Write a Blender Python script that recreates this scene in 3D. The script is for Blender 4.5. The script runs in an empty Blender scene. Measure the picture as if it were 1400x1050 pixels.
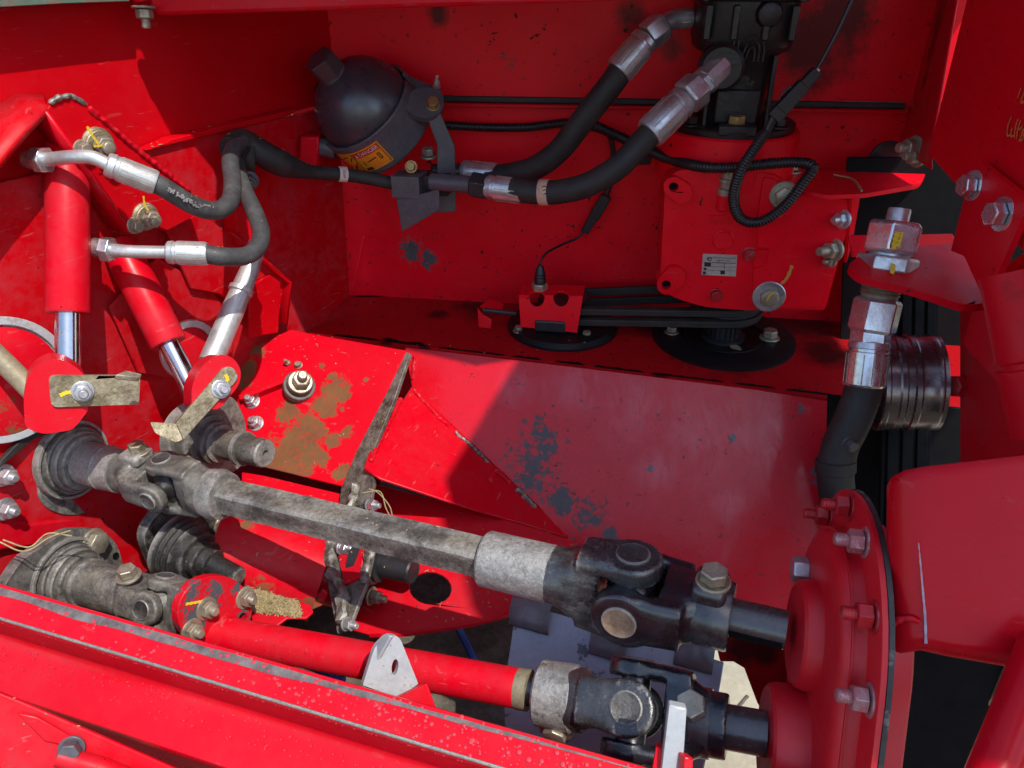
import bpy, bmesh, math, random
from mathutils import Vector, Matrix, noise
from mathutils.geometry import tessellate_polygon
random.seed(7)
SC = bpy.context.scene
COL = SC.collection
V = Vector

# ------------------------------------------------------------------ camera, sky, sun, exposure
CAM_H = 1.25
FPX = 1050.0                       # focal length in photograph pixels (1400 wide)
PITCH = math.radians(30)
cam_data = bpy.data.cameras.new('camera')
cam = bpy.data.objects.new('camera', cam_data)
COL.objects.link(cam)
cam.location = (0, 0, CAM_H)
cam.rotation_euler = (math.radians(90) - PITCH, 0, 0)
cam_data.sensor_width = 36
cam_data.lens = 36 * FPX / 1400
cam_data.clip_start = 0.02
cam_data.clip_end = 300
SC.camera = cam

SUN_DIR = V((.30, -.45, .84)).normalized()      # towards the sun
world = bpy.data.worlds.new('World')
SC.world = world
world.use_nodes = True
wn = world.node_tree
bg = wn.nodes['Background']
sky = wn.nodes.new('ShaderNodeTexSky')
sky.sky_type = 'NISHITA'
sky.sun_disc = False
sky.sun_elevation = math.asin(SUN_DIR.z)
sky.sun_rotation = math.atan2(SUN_DIR.x, SUN_DIR.y)
sky.air_density = 1.0
sky.dust_density = 1.0
wn.links.new(sky.outputs[0], bg.inputs[0])
bg.inputs[1].default_value = 0.15
sun_data = bpy.data.lights.new('sun', 'SUN')
sun_data.energy = 3.1
sun_data.angle = math.radians(.5)
sun_data.color = (1, .95, .87)
sun = bpy.data.objects.new('sun', sun_data)
COL.objects.link(sun)
sun.location = (2, -3, 6)
sun.rotation_euler = (-SUN_DIR).to_track_quat('-Z', 'Y').to_euler()
SC.view_settings.view_transform = 'Standard'
SC.view_settings.look = 'None'
SC.view_settings.exposure = 0.55
SC.view_settings.gamma = 1.0
SC.view_settings.use_curve_mapping = False
SC.cycles.max_bounces = 7
SC.cycles.use_adaptive_sampling = True
SC.cycles.adaptive_threshold = .025
SC.cycles.use_denoising = True

# ------------------------------------------------------------------ photograph pixel + distance -> place
CF = V((0, math.cos(PITCH), -math.sin(PITCH)))
CU = V((0, math.sin(PITCH), math.cos(PITCH)))
CR = V((1, 0, 0))
CO = V((0, 0, CAM_H))
def ray(x, y): return CF + CR * ((x - 700) / FPX) + CU * ((525 - y) / FPX)
def U(x, y, d): return CO + ray(x, y) * d
def depth(p): return (p - CO).dot(CF)
def px(p):
    q = p - CO
    d = q.dot(CF)
    return 700 + FPX * q.dot(CR) / d, 525 - FPX * q.dot(CU) / d
def rad(r, d): return r * d / FPX
class Plane:
    def __init__(s, p, n):
        s.p = V(p); s.n = V(n).normalized()
        if s.n.dot(CO - s.p) < 0: s.n = -s.n
    def at(s, x, y):
        r = ray(x, y)
        return CO + r * ((s.p - CO).dot(s.n) / r.dot(s.n))
    def off(s, k): return Plane(s.p + s.n * k, s.n)
def plane3(a, b, c): return Plane(a, (b - a).cross(c - a))
def onslab(x, y):
    r = ray(x, y); return CO + r * ((.006 - CAM_H) / r.z)
def zplane(z): return Plane((0, 0, CAM_H + z), (0, 0, 1))
class Line:
    """A straight axis; pt(x) is the place on it that shows at photograph column x."""
    def __init__(s, a, b):
        s.a = a; s.b = b; s.d = (b - a).normalized(); s.len = (b - a).length
    def pt(s, x):
        k = (x - 700) / FPX
        qa = (s.a - CO).dot(CR) - k * (s.a - CO).dot(CF)
        qd = s.d.dot(CR) - k * s.d.dot(CF)
        return s.a - s.d * (qa / qd)
    def t(s, x): return (s.pt(x) - s.a).dot(s.d)

SHELF = -.484
_a, _b = zplane(SHELF).at(480, 403), zplane(SHELF).at(1160, 440)
_e = (_b - _a).normalized()
BACK = Plane(_a, (_e.y, -_e.x, 0))
_l0, _l1 = zplane(-.19).at(405, 150), zplane(-.19).at(235, 190)
_e2 = (_l1 - _l0).normalized()
LEFT = Plane(_l0, (_e2.y, -_e2.x, 0))
SLOPE = plane3(zplane(SHELF).at(425, 455), zplane(SHELF).at(1150, 545), U(850, 790, .95))
RIGHT = plane3(U(1269, 208, .80), U(1269, 208, .80) + V((0, 0, -.1)), U(1400, 150, .62))

# ------------------------------------------------------------------ materials
class Mat:
    def __init__(s, name):
        s.m = bpy.data.materials.new(name); s.m.use_nodes = True
        s.t = s.m.node_tree
        s.b = s.t.nodes['Principled BSDF']
        s.geo = s.t.nodes.new('ShaderNodeNewGeometry')
        s.pos = s.geo.outputs['Position']
    def inp(s, node, i, v):
        if v is None: return
        if hasattr(v, 'is_output'): s.t.links.new(v, node.inputs[i])
        else: node.inputs[i].default_value = v if not isinstance(v, tuple) or len(v) == 4 or node.inputs[i].type == 'VECTOR' else (*v, 1)
    def noise(s, scale, detail=4, rough=.55, vec=None, dist=0):
        n = s.t.nodes.new('ShaderNodeTexNoise')
        s.inp(n, 'Vector', vec or s.pos); s.inp(n, 'Scale', scale); s.inp(n, 'Detail', detail); s.inp(n, 'Roughness', rough); s.inp(n, 'Distortion', dist)
        return n.outputs['Fac']
    def vor(s, scale):
        n = s.t.nodes.new('ShaderNodeTexVoronoi')
        s.inp(n, 'Vector', s.pos); s.inp(n, 'Scale', scale)
        return n.outputs['Distance']
    def stretch(s, sx, sy, sz):
        n = s.t.nodes.new('ShaderNodeVectorMath'); n.operation = 'MULTIPLY'
        s.inp(n, 0, s.pos); s.inp(n, 1, (sx, sy, sz))
        return n.outputs[0]
    def ramp(s, v, lo, hi, a=0., b=1.):
        n = s.t.nodes.new('ShaderNodeMapRange')
        s.inp(n, 0, v); s.inp(n, 1, lo); s.inp(n, 2, hi); s.inp(n, 3, a); s.inp(n, 4, b)
        return n.outputs[0]
    def math(s, op, a, b=None):
        n = s.t.nodes.new('ShaderNodeMath'); n.operation = op
        s.inp(n, 0, a); s.inp(n, 1, b)
        return n.outputs[0]
    def mix(s, f, a, b):
        n = s.t.nodes.new('ShaderNodeMix'); n.data_type = 'RGBA'
        s.inp(n, 0, f); s.inp(n, 6, a); s.inp(n, 7, b)
        return n.outputs[2]
    def mixf(s, f, a, b):
        n = s.t.nodes.new('ShaderNodeMix'); n.data_type = 'FLOAT'
        s.inp(n, 0, f); s.inp(n, 2, a); s.inp(n, 3, b)
        return n.outputs[0]
    def near(s, spots, wob=.6, scale=40, soft=.10):
        """mask of stains: 1 inside ragged patches round the given places [(point, radius)]"""
        nz = s.math('ADD', s.math('MULTIPLY', s.noise(scale, 9, .78), .75), s.math('MULTIPLY', s.noise(scale * .35, 3, .5), .25))
        out = None
        for p, r in spots:
            n = s.t.nodes.new('ShaderNodeVectorMath'); n.operation = 'DISTANCE'
            s.inp(n, 0, s.pos); s.inp(n, 1, tuple(p))
            d = s.math('DIVIDE', n.outputs['Value'], r)
            d = s.math('ADD', d, s.math('MULTIPLY', s.math('SUBTRACT', nz, .5), wob * 6))
            v = s.ramp(d, .95, .95 - soft)
            out = v if out is None else s.math('MAXIMUM', out, v)
        return out
    def bump(s, h, strength=.2, dist=.002):
        n = s.t.nodes.new('ShaderNodeBump')
        s.inp(n, 'Height', h); s.inp(n, 'Strength', strength); s.inp(n, 'Distance', dist)
        s.inp(s.b, 'Normal', n.outputs[0])
    def set(s, col=None, rough=None, metal=None, spec=None, coat=None, coat_rough=None):
        s.inp(s.b, 'Base Color', col); s.inp(s.b, 'Roughness', rough); s.inp(s.b, 'Metallic', metal)
        s.inp(s.b, 'Specular IOR Level', spec); s.inp(s.b, 'Coat Weight', coat); s.inp(s.b, 'Coat Roughness', coat_rough)
        return s.m

MUD = (.13, .085, .035)
def red(name, base=(.62, .0010, .0120), rough=.30, spec=.22, specks=.5, chips=None, mud=None, dust=.15, grease=None, scratch=.2, wet=0., coat=.0, sky_film=None, cast=False):
    k = Mat(name)
    big = k.noise(6, 5, .6)
    fine = k.noise(90, 5, .65)
    col = k.mix(k.ramp(big, .35, .7), base, tuple(c * .86 for c in base))
    # sun-faded and dusty film
    film = k.math('MULTIPLY', k.ramp(k.math('ADD', k.math('MULTIPLY', k.noise(14, 7, .75), .7), k.math('MULTIPLY', fine, .3)), .44, .66), dust)
    col = k.mix(film, col, (.45, .034, .046))
    r = k.mixf(k.ramp(k.noise(25, 6, .7), .3, .7), rough * .75, rough * 1.35)
    # fine scratches
    sc = k.noise(60, 3, .6, k.stretch(1, .25, 4), .6)
    scm = k.math('MULTIPLY', k.ramp(sc, .66, .70), scratch)
    col = k.mix(scm, col, (.45, .10, .10))
    h = k.math('MULTIPLY', fine, .25)
    if specks:
        sp = k.ramp(k.noise(115, 4, .6), .725 - .05 * specks, .74 - .05 * specks)
        sp2 = k.math('MULTIPLY', sp, k.ramp(k.noise(9, 3), .38, .55, .25 * min(1., specks), 1.))
        col = k.mix(sp2, col, (.035, .012, .012))
        r = k.mixf(sp2, r, .7)
    if dust:
        lt = k.math('MULTIPLY', k.ramp(k.noise(240, 3, .55), .70, .74), min(.7, .25 + dust))
        lt = k.math('MULTIPLY', lt, k.ramp(k.noise(12, 3), .42, .62))
        col = k.mix(k.math('MULTIPLY', lt, .55), col, (.42, .20, .18))
    if chips:
        m = k.near(chips, 1.5, 75, .05)
        m = k.math('MAXIMUM', m, k.math('MULTIPLY', k.near([(p_, r_ * 1.9) for p_, r_ in chips], .25, 30), k.ramp(k.noise(130, 5, .7), .60, .615)))
        col = k.mix(m, col, k.mix(fine, (.05, .055, .065), (.10, .10, .11)))
        r = k.mixf(m, r, .55)
        h = k.math('SUBTRACT', h, k.math('MULTIPLY', m, .8))
    if mud:
        m = k.math('MULTIPLY', k.near(mud, 1.15, 34, .35), k.ramp(k.noise(190, 5, .75), .28, .52, .45, .95))
        col = k.mix(m, col, k.mix(k.noise(40, 5), (.20, .125, .05), (.075, .052, .026)))
        r = k.mixf(m, r, .9)
        h = k.math('ADD', h, k.math('MULTIPLY', k.math('MULTIPLY', m, k.noise(220, 3)), 1.2))
    if grease:
        m = k.math('MULTIPLY', k.near(grease, .4, 26, .6), .85)
        col = k.mix(m, col, (.012, .006, .006))
        r = k.mixf(m, r, .35)
    if cast: h = k.math('ADD', h, k.math('MULTIPLY', k.noise(420, 3, .6), .35))
    if sky_film:
        coat = k.near(sky_film, .45, 13, .9)
        coat = k.math('MULTIPLY', coat, k.ramp(k.noise(30, 8, .78, k.stretch(1.6, .7, .6), 1.), .38, .56, .15, 1.))
        coat = k.math('ADD', .10, k.math('MULTIPLY', coat, .90))
        col = k.mix(k.math('MULTIPLY', coat, .05), col, (.36, .060, .125))  # mauve of the reflected sky tinted into the film colour
        r = k.mixf(coat, r, .36)
    if wet: h = k.math('ADD', h, k.math('MULTIPLY', k.noise(330, 4, .6), .5))
    k.bump(h, .12 + wet, .0015)
    return k.set(col, r, 0, spec, coat, .08)

def paint(name, col, rough=.4, var=.35, dust=None, dustc=(.16, .13, .09), metal=0., bump=.15, bscale=120, spec=.5, dlo=.45, dhi=.6, dscale=35):
    k = Mat(name)
    n = k.noise(45, 6, .7)
    n = k.math('ADD', k.math('MULTIPLY', n, .6), k.math('MULTIPLY', k.noise(260, 4, .7), .4))
    c = k.mix(k.ramp(n, .35, .65), tuple(x * (1 - var) for x in col), tuple(min(1, x * (1 + var)) for x in col))
    r = k.mixf(k.noise(70, 5), rough * .75, min(1, rough * 1.3))
    mt = metal
    if dust:
        m = k.math('MULTIPLY', k.ramp(k.noise(dscale, 7, .72), dlo, dhi), dust)
        c = k.mix(m, c, k.mix(k.noise(150, 4), dustc, tuple(x * .55 for x in dustc)))
        r = k.mixf(m, r, .85)
        mt = k.mixf(m, metal, 0.)
    k.bump(k.noise(bscale, 5, .65), bump, .0015)
    return k.set(c, r, mt, spec)

def worn(name, steel, dust, grease=(.022, .020, .018), rough=.45, metal=.5, gr=.5, dlo=.45, dhi=.7, edge=(.42, .40, .37), edge_amt=.6, spec=.5, bump=.7):
    """used machine steel: bare metal, settled dust, patches of grease, edges rubbed bright"""
    k = Mat(name)
    big = k.noise(16, 4, .6, None, .8); mid = k.noise(60, 6, .7); fine = k.noise(260, 5, .75); streak = k.noise(50, 5, .65, k.stretch(.35, 1, 1.6), .5)
    c = k.mix(k.ramp(mid, .32, .68), tuple(x * .5 for x in steel), tuple(x * 1.4 for x in steel))
    pit = k.noise(430, 4, .7)
    r = k.mixf(fine, rough * .7, rough * 1.4)
    dm = k.math('MULTIPLY', k.ramp(k.math('ADD', k.math('MULTIPLY', streak, .6), k.math('MULTIPLY', fine, .4)), dlo, dhi), k.ramp(big, .35, .62, .25, 1.))
    c = k.mix(dm, c, k.mix(mid, dust, tuple(x * .6 for x in dust)))
    gm = k.math('MULTIPLY', k.ramp(k.math('ADD', k.math('MULTIPLY', k.noise(24, 5, .6, None, .5), .75), k.math('MULTIPLY', fine, .25)), .50, .60), gr)
    c = k.mix(gm, c, grease)
    r = k.mixf(dm, r, .85); r = k.mixf(gm, r, .32)
    em = k.math('MULTIPLY', k.ramp(k.math('ADD', k.geo.outputs['Pointiness'], k.math('MULTIPLY', k.math('SUBTRACT', mid, .5), .15)), .525, .575), edge_amt)
    c = k.mix(em, c, edge)
    gy = k.ramp(k.math('ADD', k.math('MULTIPLY', fine, .55), k.math('MULTIPLY', pit, .45)), .36, .64, .68, 1.20)
    vm = k.t.nodes.new('ShaderNodeVectorMath'); vm.operation = 'SCALE'; k.inp(vm, 0, c); k.inp(vm, 'Scale', gy); c = vm.outputs[0]
    mt = k.math('MULTIPLY', k.math('SUBTRACT', 1., k.math('MAXIMUM', dm, gm)), metal)
    k.bump(k.math('ADD', k.math('MULTIPLY', mid, .4), k.math('ADD', k.math('MULTIPLY', fine, .4), k.math('MULTIPLY', pit, .3))), bump, .0022)
    return k.set(c, r, mt, spec)
M = {}
M['red'] = red('red_paint')
M['red_side'] = red('red_paint_side', dust=.6, specks=.2, scratch=.35, rough=.36)  # same red under a heavier dust film
M['red_dirty'] = red('red_paint_dusty', dust=.5, specks=.8, rough=.45, scratch=.6)
M['red_gear'] = red('red_paint_cast', base=(.84, .0014, .014), rough=.36, specks=.9, dust=.15, spec=.22, cast=True)
M['red_glossy'] = red('red_paint_glossy', rough=.30, specks=.4, dust=.12, spec=.2, base=(.55, .0006, .010), coat=.08)
M['red_case'] = red('red_paint_case', rough=.48, specks=.6, dust=.25, spec=.6, cast=True)
M['cast_grey'] = worn('dusty_cast_iron', (.155, .15, .14), (.29, .255, .195), gr=.42, dlo=.40, dhi=.64)
M['shaft_grey'] = worn('dusty_shaft_steel', (.13, .125, .115), (.25, .215, .16), gr=.42, dlo=.38, dhi=.58)
M['socket_grey'] = worn('worn_socket_steel', (.19, .195, .20), (.30, .29, .26), gr=.25, dlo=.44, dhi=.62)
M['black_oil'] = worn('oily_black_paint', (.020, .021, .028), (.045, .03, .025), grease=(.006, .006, .008), rough=.17, metal=0., gr=.8, dlo=.55, dhi=.85, edge=(.16, .13, .12), edge_amt=.3, spec=1., bump=.22)
M['black'] = paint('black_paint', (.02, .02, .023), .38, .4, .15, (.05, .035, .03), 0, .2, 90)
M['pump'] = paint('black_cast_pump', (.012, .011, .012), .33, .5, .25, (.035, .02, .018), 0, .35, 130)
M['rubber'] = paint('black_rubber', (.018, .017, .017), .6, .4, .35, (.07, .055, .045), 0, .3, 220)
M['hose_grey'] = paint('dusty_hose_rubber', (.050, .050, .053), .55, .35, .5, (.12, .118, .11), 0, .3, 200, dlo=.5, dhi=.62, dscale=70)
M['plastic'] = paint('black_plastic', (.012, .012, .014), .38, .3, None, bump=.1)
M['zinc'] = paint('zinc_plated_steel', (.56, .57, .60), .3, .25, .3, (.24, .18, .12), .85, .15, 90)
M['zinc_bright'] = paint('bright_zinc_steel', (.66, .67, .70), .22, .2, .12, (.3, .25, .2), .9, .1, 90)
M['yellow_zinc'] = worn('yellow_zinc_steel', (.32, .27, .16), (.24, .19, .11), grease=(.10, .045, .03), rough=.35, metal=.6, gr=.45, edge=(.55, .50, .40))
M['bolt_dull'] = paint('dull_bolt_steel', (.40, .36, .28), .38, .3, .45, (.20, .15, .08), .7, .2, 120)
M['bolt_red'] = paint('red_overpainted_bolt', (.42, .012, .02), .32, .3, .3, (.45, .40, .40), .1, .2, 120, dlo=.55, dhi=.6)
M['chrome'] = paint('chromed_rod', (.62, .64, .66), .12, .1, .08, (.3, .26, .2), 1., .03, 90)
M['black_matt'] = paint('matt_black_oil', (.006, .006, .007), .45, .4, .2, (.02, .012, .012), 0, .2, 90, spec=.25)
M['tin'] = paint('silver_tube', (.60, .60, .60), .36, .2, .25, (.36, .34, .30), .7, .15, 130)
M['galv'] = paint('grey_tab_paint', (.40, .42, .44), .45, .15, .5, (.25, .13, .05), .1, .2, 90, dlo=.58, dhi=.64)
M['pulley'] = paint('turned_pulley_steel', (.21, .185, .195), .22, .25, .1, (.08, .05, .05), .9, .02, 90)
M['bluegrey'] = paint('blue_grey_wet_plate', (.33, .40, .50), .30, .15, .85, (.10, .12, .16), .0, .08, 60, dlo=.60, dhi=.615, dscale=48, spec=.7)
M['clip'] = paint('dark_grey_clip', (.17, .18, .20), .35, .25, None, bump=.12)
M['dark_steel'] = paint('dark_grey_painted_steel', (.085, .083, .098), .35, .3, .2, (.10, .03, .03), 0, .12, 90)
M['mudweld'] = worn('muddy_welded_edge', (.14, .13, .11), (.25, .19, .11), gr=.4, rough=.4)
M['weld_red'] = red('red_paint_weld', specks=.9, dust=.45, rough=.4)
M['yellow'] = paint('yellow_marker', (.70, .50, .02), .6, .15, None, bump=.05)
M['orange'] = paint('orange_marker', (.62, .22, .045), .6, .15, None, bump=.05)
M['sticker'] = paint('orange_sticker', (.72, .25, .012), .45, .12, .15, (.3, .1, .02), bump=.05)
M['sticker_red'] = paint('sticker_red', (.48, .01, .012), .45, .1, None, bump=.05)
M['ink'] = paint('black_ink', (.02, .012, .01), .5, .1, None, bump=.02)
M['white'] = paint('white_print', (.62, .58, .54), .5, .12, .2, (.3, .2, .18), bump=.05)
M['plate_tin'] = paint('nameplate_tin', (.48, .43, .38), .45, .12, .25, (.28, .12, .1), .2, .05, 80)
M['paper'] = paint('paper_tag', (.62, .56, .50), .7, .1, .2, (.35, .22, .16), bump=.08)
M['beige_tag'] = paint('beige_tag', (.55, .36, .26), .7, .2, .3, (.25, .1, .06), bump=.08)
M['brass'] = paint('brass_fitting', (.45, .30, .12), .35, .2, .3, (.15, .09, .04), .8, .1, 100)
M['concrete'] = paint('concrete', (.43, .40, .30), .85, .12, .5, (.34, .31, .22), 0, .6, 60, dscale=9)
M['pan'] = paint('earth_shade_brown', (.13, .115, .09), .8, .4, .6, (.07, .055, .038), 0, .5, 60, spec=.2)
M['dark_ground'] = paint('low_bounce_ground', (.085, .070, .052), .95, .35, .5, (.12, .10, .075), 0, .8, 40, spec=.2)  # ground colour made dark to cut bounced light
M['cord'] = paint('blue_cord', (.012, .06, .26), .5, .2, None, bump=.1)
M['green'] = paint('green_edge_paint', (.10, .16, .12), .5, .3, .5, (.30, .10, .08), bump=.1)
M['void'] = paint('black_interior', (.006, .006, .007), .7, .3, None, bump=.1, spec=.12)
M['chaff'] = paint('dry_chaff', (.33, .26, .13), .9, .4, None, bump=.5, bscale=300)
M['tan'] = paint('bare_tan_rod', (.30, .26, .17), .5, .3, .4, (.22, .17, .1), .3, .3, 120)
k = Mat('water_drop')        # thin drops: the red paint shows through, the skin glints
k.inp(k.b, 'Base Color', (.56, .035, .045)); k.inp(k.b, 'Roughness', .08); k.inp(k.b, 'Specular IOR Level', 1.); k.inp(k.b, 'Coat Weight', 1.); k.inp(k.b, 'Coat Roughness', .12)
M['water'] = k.m
M['far_right'] = red('red_paint_far_right', spec=.15, rough=.4, specks=1.2, dust=.1, grease=[(U(1255, y, d_), r_) for y, d_, r_ in ((-10, .86, .045), (30, .88, .04), (70, .89, .03), (110, .90, .022))])
M['back'] = red('red_paint_back_wall', base=(.84, .0012, .014), spec=.2, rough=.38, specks=1.5, dust=.12, chips=[(BACK.at(565, 345), .016), (BACK.at(585, 352), .012), (BACK.at(692, 80), .010), (BACK.at(740, 26), .008)],
                grease=[(BACK.at(1110, 60), .07), (BACK.at(860, 20), .03), (BACK.at(600, 18), .02), (BACK.at(1150, 20), .05), (BACK.at(920, 60), .025)])
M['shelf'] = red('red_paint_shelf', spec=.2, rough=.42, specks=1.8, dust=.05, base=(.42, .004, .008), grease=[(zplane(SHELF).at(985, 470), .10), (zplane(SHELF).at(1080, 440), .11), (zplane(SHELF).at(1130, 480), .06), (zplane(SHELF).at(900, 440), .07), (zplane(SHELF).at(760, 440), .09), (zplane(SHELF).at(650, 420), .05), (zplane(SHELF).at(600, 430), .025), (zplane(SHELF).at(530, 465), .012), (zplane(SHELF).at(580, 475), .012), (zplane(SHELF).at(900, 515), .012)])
M['slope'] = red('red_paint_chute', rough=.27, specks=1.5, dust=.12, spec=.45, wet=.12, sky_film=[(SLOPE.at(x, y), r_) for x, y, r_ in ((960, 580, .085), (1040, 595, .075), (870, 555, .07), (790, 535, .05), (1000, 690, .025), (700, 530, .03), (1010, 760, .02), (900, 640, .035))],
                 chips=[(SLOPE.at(745, 600), .022), (SLOPE.at(725, 640), .028), (SLOPE.at(765, 685), .016), (SLOPE.at(805, 705), .018), (SLOPE.at(830, 735), .016), (SLOPE.at(790, 755), .014), (SLOPE.at(1120, 645), .010), (SLOPE.at(1095, 560), .006), (SLOPE.at(1140, 575), .007), (SLOPE.at(890, 640), .004), (SLOPE.at(1000, 600), .004)])
SPL = plane3(U(445, 455, 1.01), U(558, 478, .985), U(470, 665, .925))
M['plate_mud'] = red('red_paint_scuffed', rough=.42, dust=.08, spec=.12, specks=.2, scratch=.5,
                     mud=[(SPL.at(x, y), r) for x, y, r in ((430, 585, .024), (412, 605, .026), (395, 628, .028), (448, 560, .022), (458, 530, .016), (470, 545, .010), (370, 640, .02), (455, 600, .012), (440, 630, .013), (420, 640, .011), (466, 650, .010), (455, 515, .008), (475, 590, .009), (395, 560, .014), (335, 510, .016), (350, 475, .014), (440, 500, .006), (500, 520, .004))])
M['gus_red'] = red('red_paint_gusset', rough=.32, dust=.3, spec=.2, specks=.3, scratch=.5)
M['wall_left'] = red('red_paint_left_wall', base=(.56, .0007, .006), rough=.36, dust=.12, spec=.12, specks=.25, scratch=.3, mud=[(U(265, 455, .9), .02), (U(300, 480, .9), .03)])
M['wall_low'] = red('red_paint_dusty_wall', base=(.54, .0007, .006), rough=.42, dust=.85, specks=.7, scratch=.5, spec=.15, mud=[(U(265, 455, .88), .02), (U(300, 480, .88), .03), (U(330, 470, .88), .02)], chips=[(U(268, 425, .87), .006), (U(285, 430, .87), .006)])
M['shade_red'] = red('red_paint_shade', base=(.20, .003, .006), rough=.5, dust=.2, specks=1.5, spec=.15)  # red darkened to put the shadow between the shafts into the colour
M['drum'] = red('red_paint_drum', rough=.42, dust=.55, specks=.6, scratch=.5, mud=[(U(335, 720, .86), .012), (U(340, 760, .86), .014), (U(360, 815, .86), .025), (U(420, 835, .86), .02)])
M['beam'] = red('red_paint_beam', rough=.30, dust=.25, specks=.25, scratch=.15, spec=.4)
M['tube_red'] = red('red_paint_tube', rough=.38, dust=.5, specks=.5, scratch=.5, mud=[(U(325, 868, .78), .008), (U(560, 910, .72), .006)])
M['housing_red'] = red('red_paint_bearing_housing', rough=.4, dust=.35, specks=.4, scratch=.5, mud=[(U(150, 720, .8), .02), (U(20, 600, .75), .02), (U(15, 560, .72), .016)], chips=[(U(150, 590, .8), .014)])

# ------------------------------------------------------------------ mesh builder
def perp(a):
    a = a.normalized()
    u = V((0, 0, 1)) - a * a.z
    if u.length < .15: u = V((0, 1, 0)) - a * a.y
    u.normalize()
    return u, a.cross(u)

def smooth_path(pts, n=8):
    out = []
    P = [pts[0] * 2 - pts[1]] + list(pts) + [pts[-1] * 2 - pts[-2]]
    for i in range(1, len(P) - 2):
        p0, p1, p2, p3 = P[i - 1:i + 3]
        for j in range(n):
            t = j / n
            out.append(.5 * ((2 * p1) + (p2 - p0) * t + (2 * p0 - 5 * p1 + 4 * p2 - p3) * t * t + (3 * p1 - p0 - 3 * p2 + p3) * t ** 3))
    out.append(pts[-1].copy())
    return out
def evenly(path, step):
    out = [path[0].copy()]; acc = 0
    for a, b in zip(path, path[1:]):
        L = (b - a).length
        pos = step - acc
        while pos <= L:
            out.append(a.lerp(b, pos / L)); pos += step
        acc = L - (pos - step)
    return out

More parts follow.
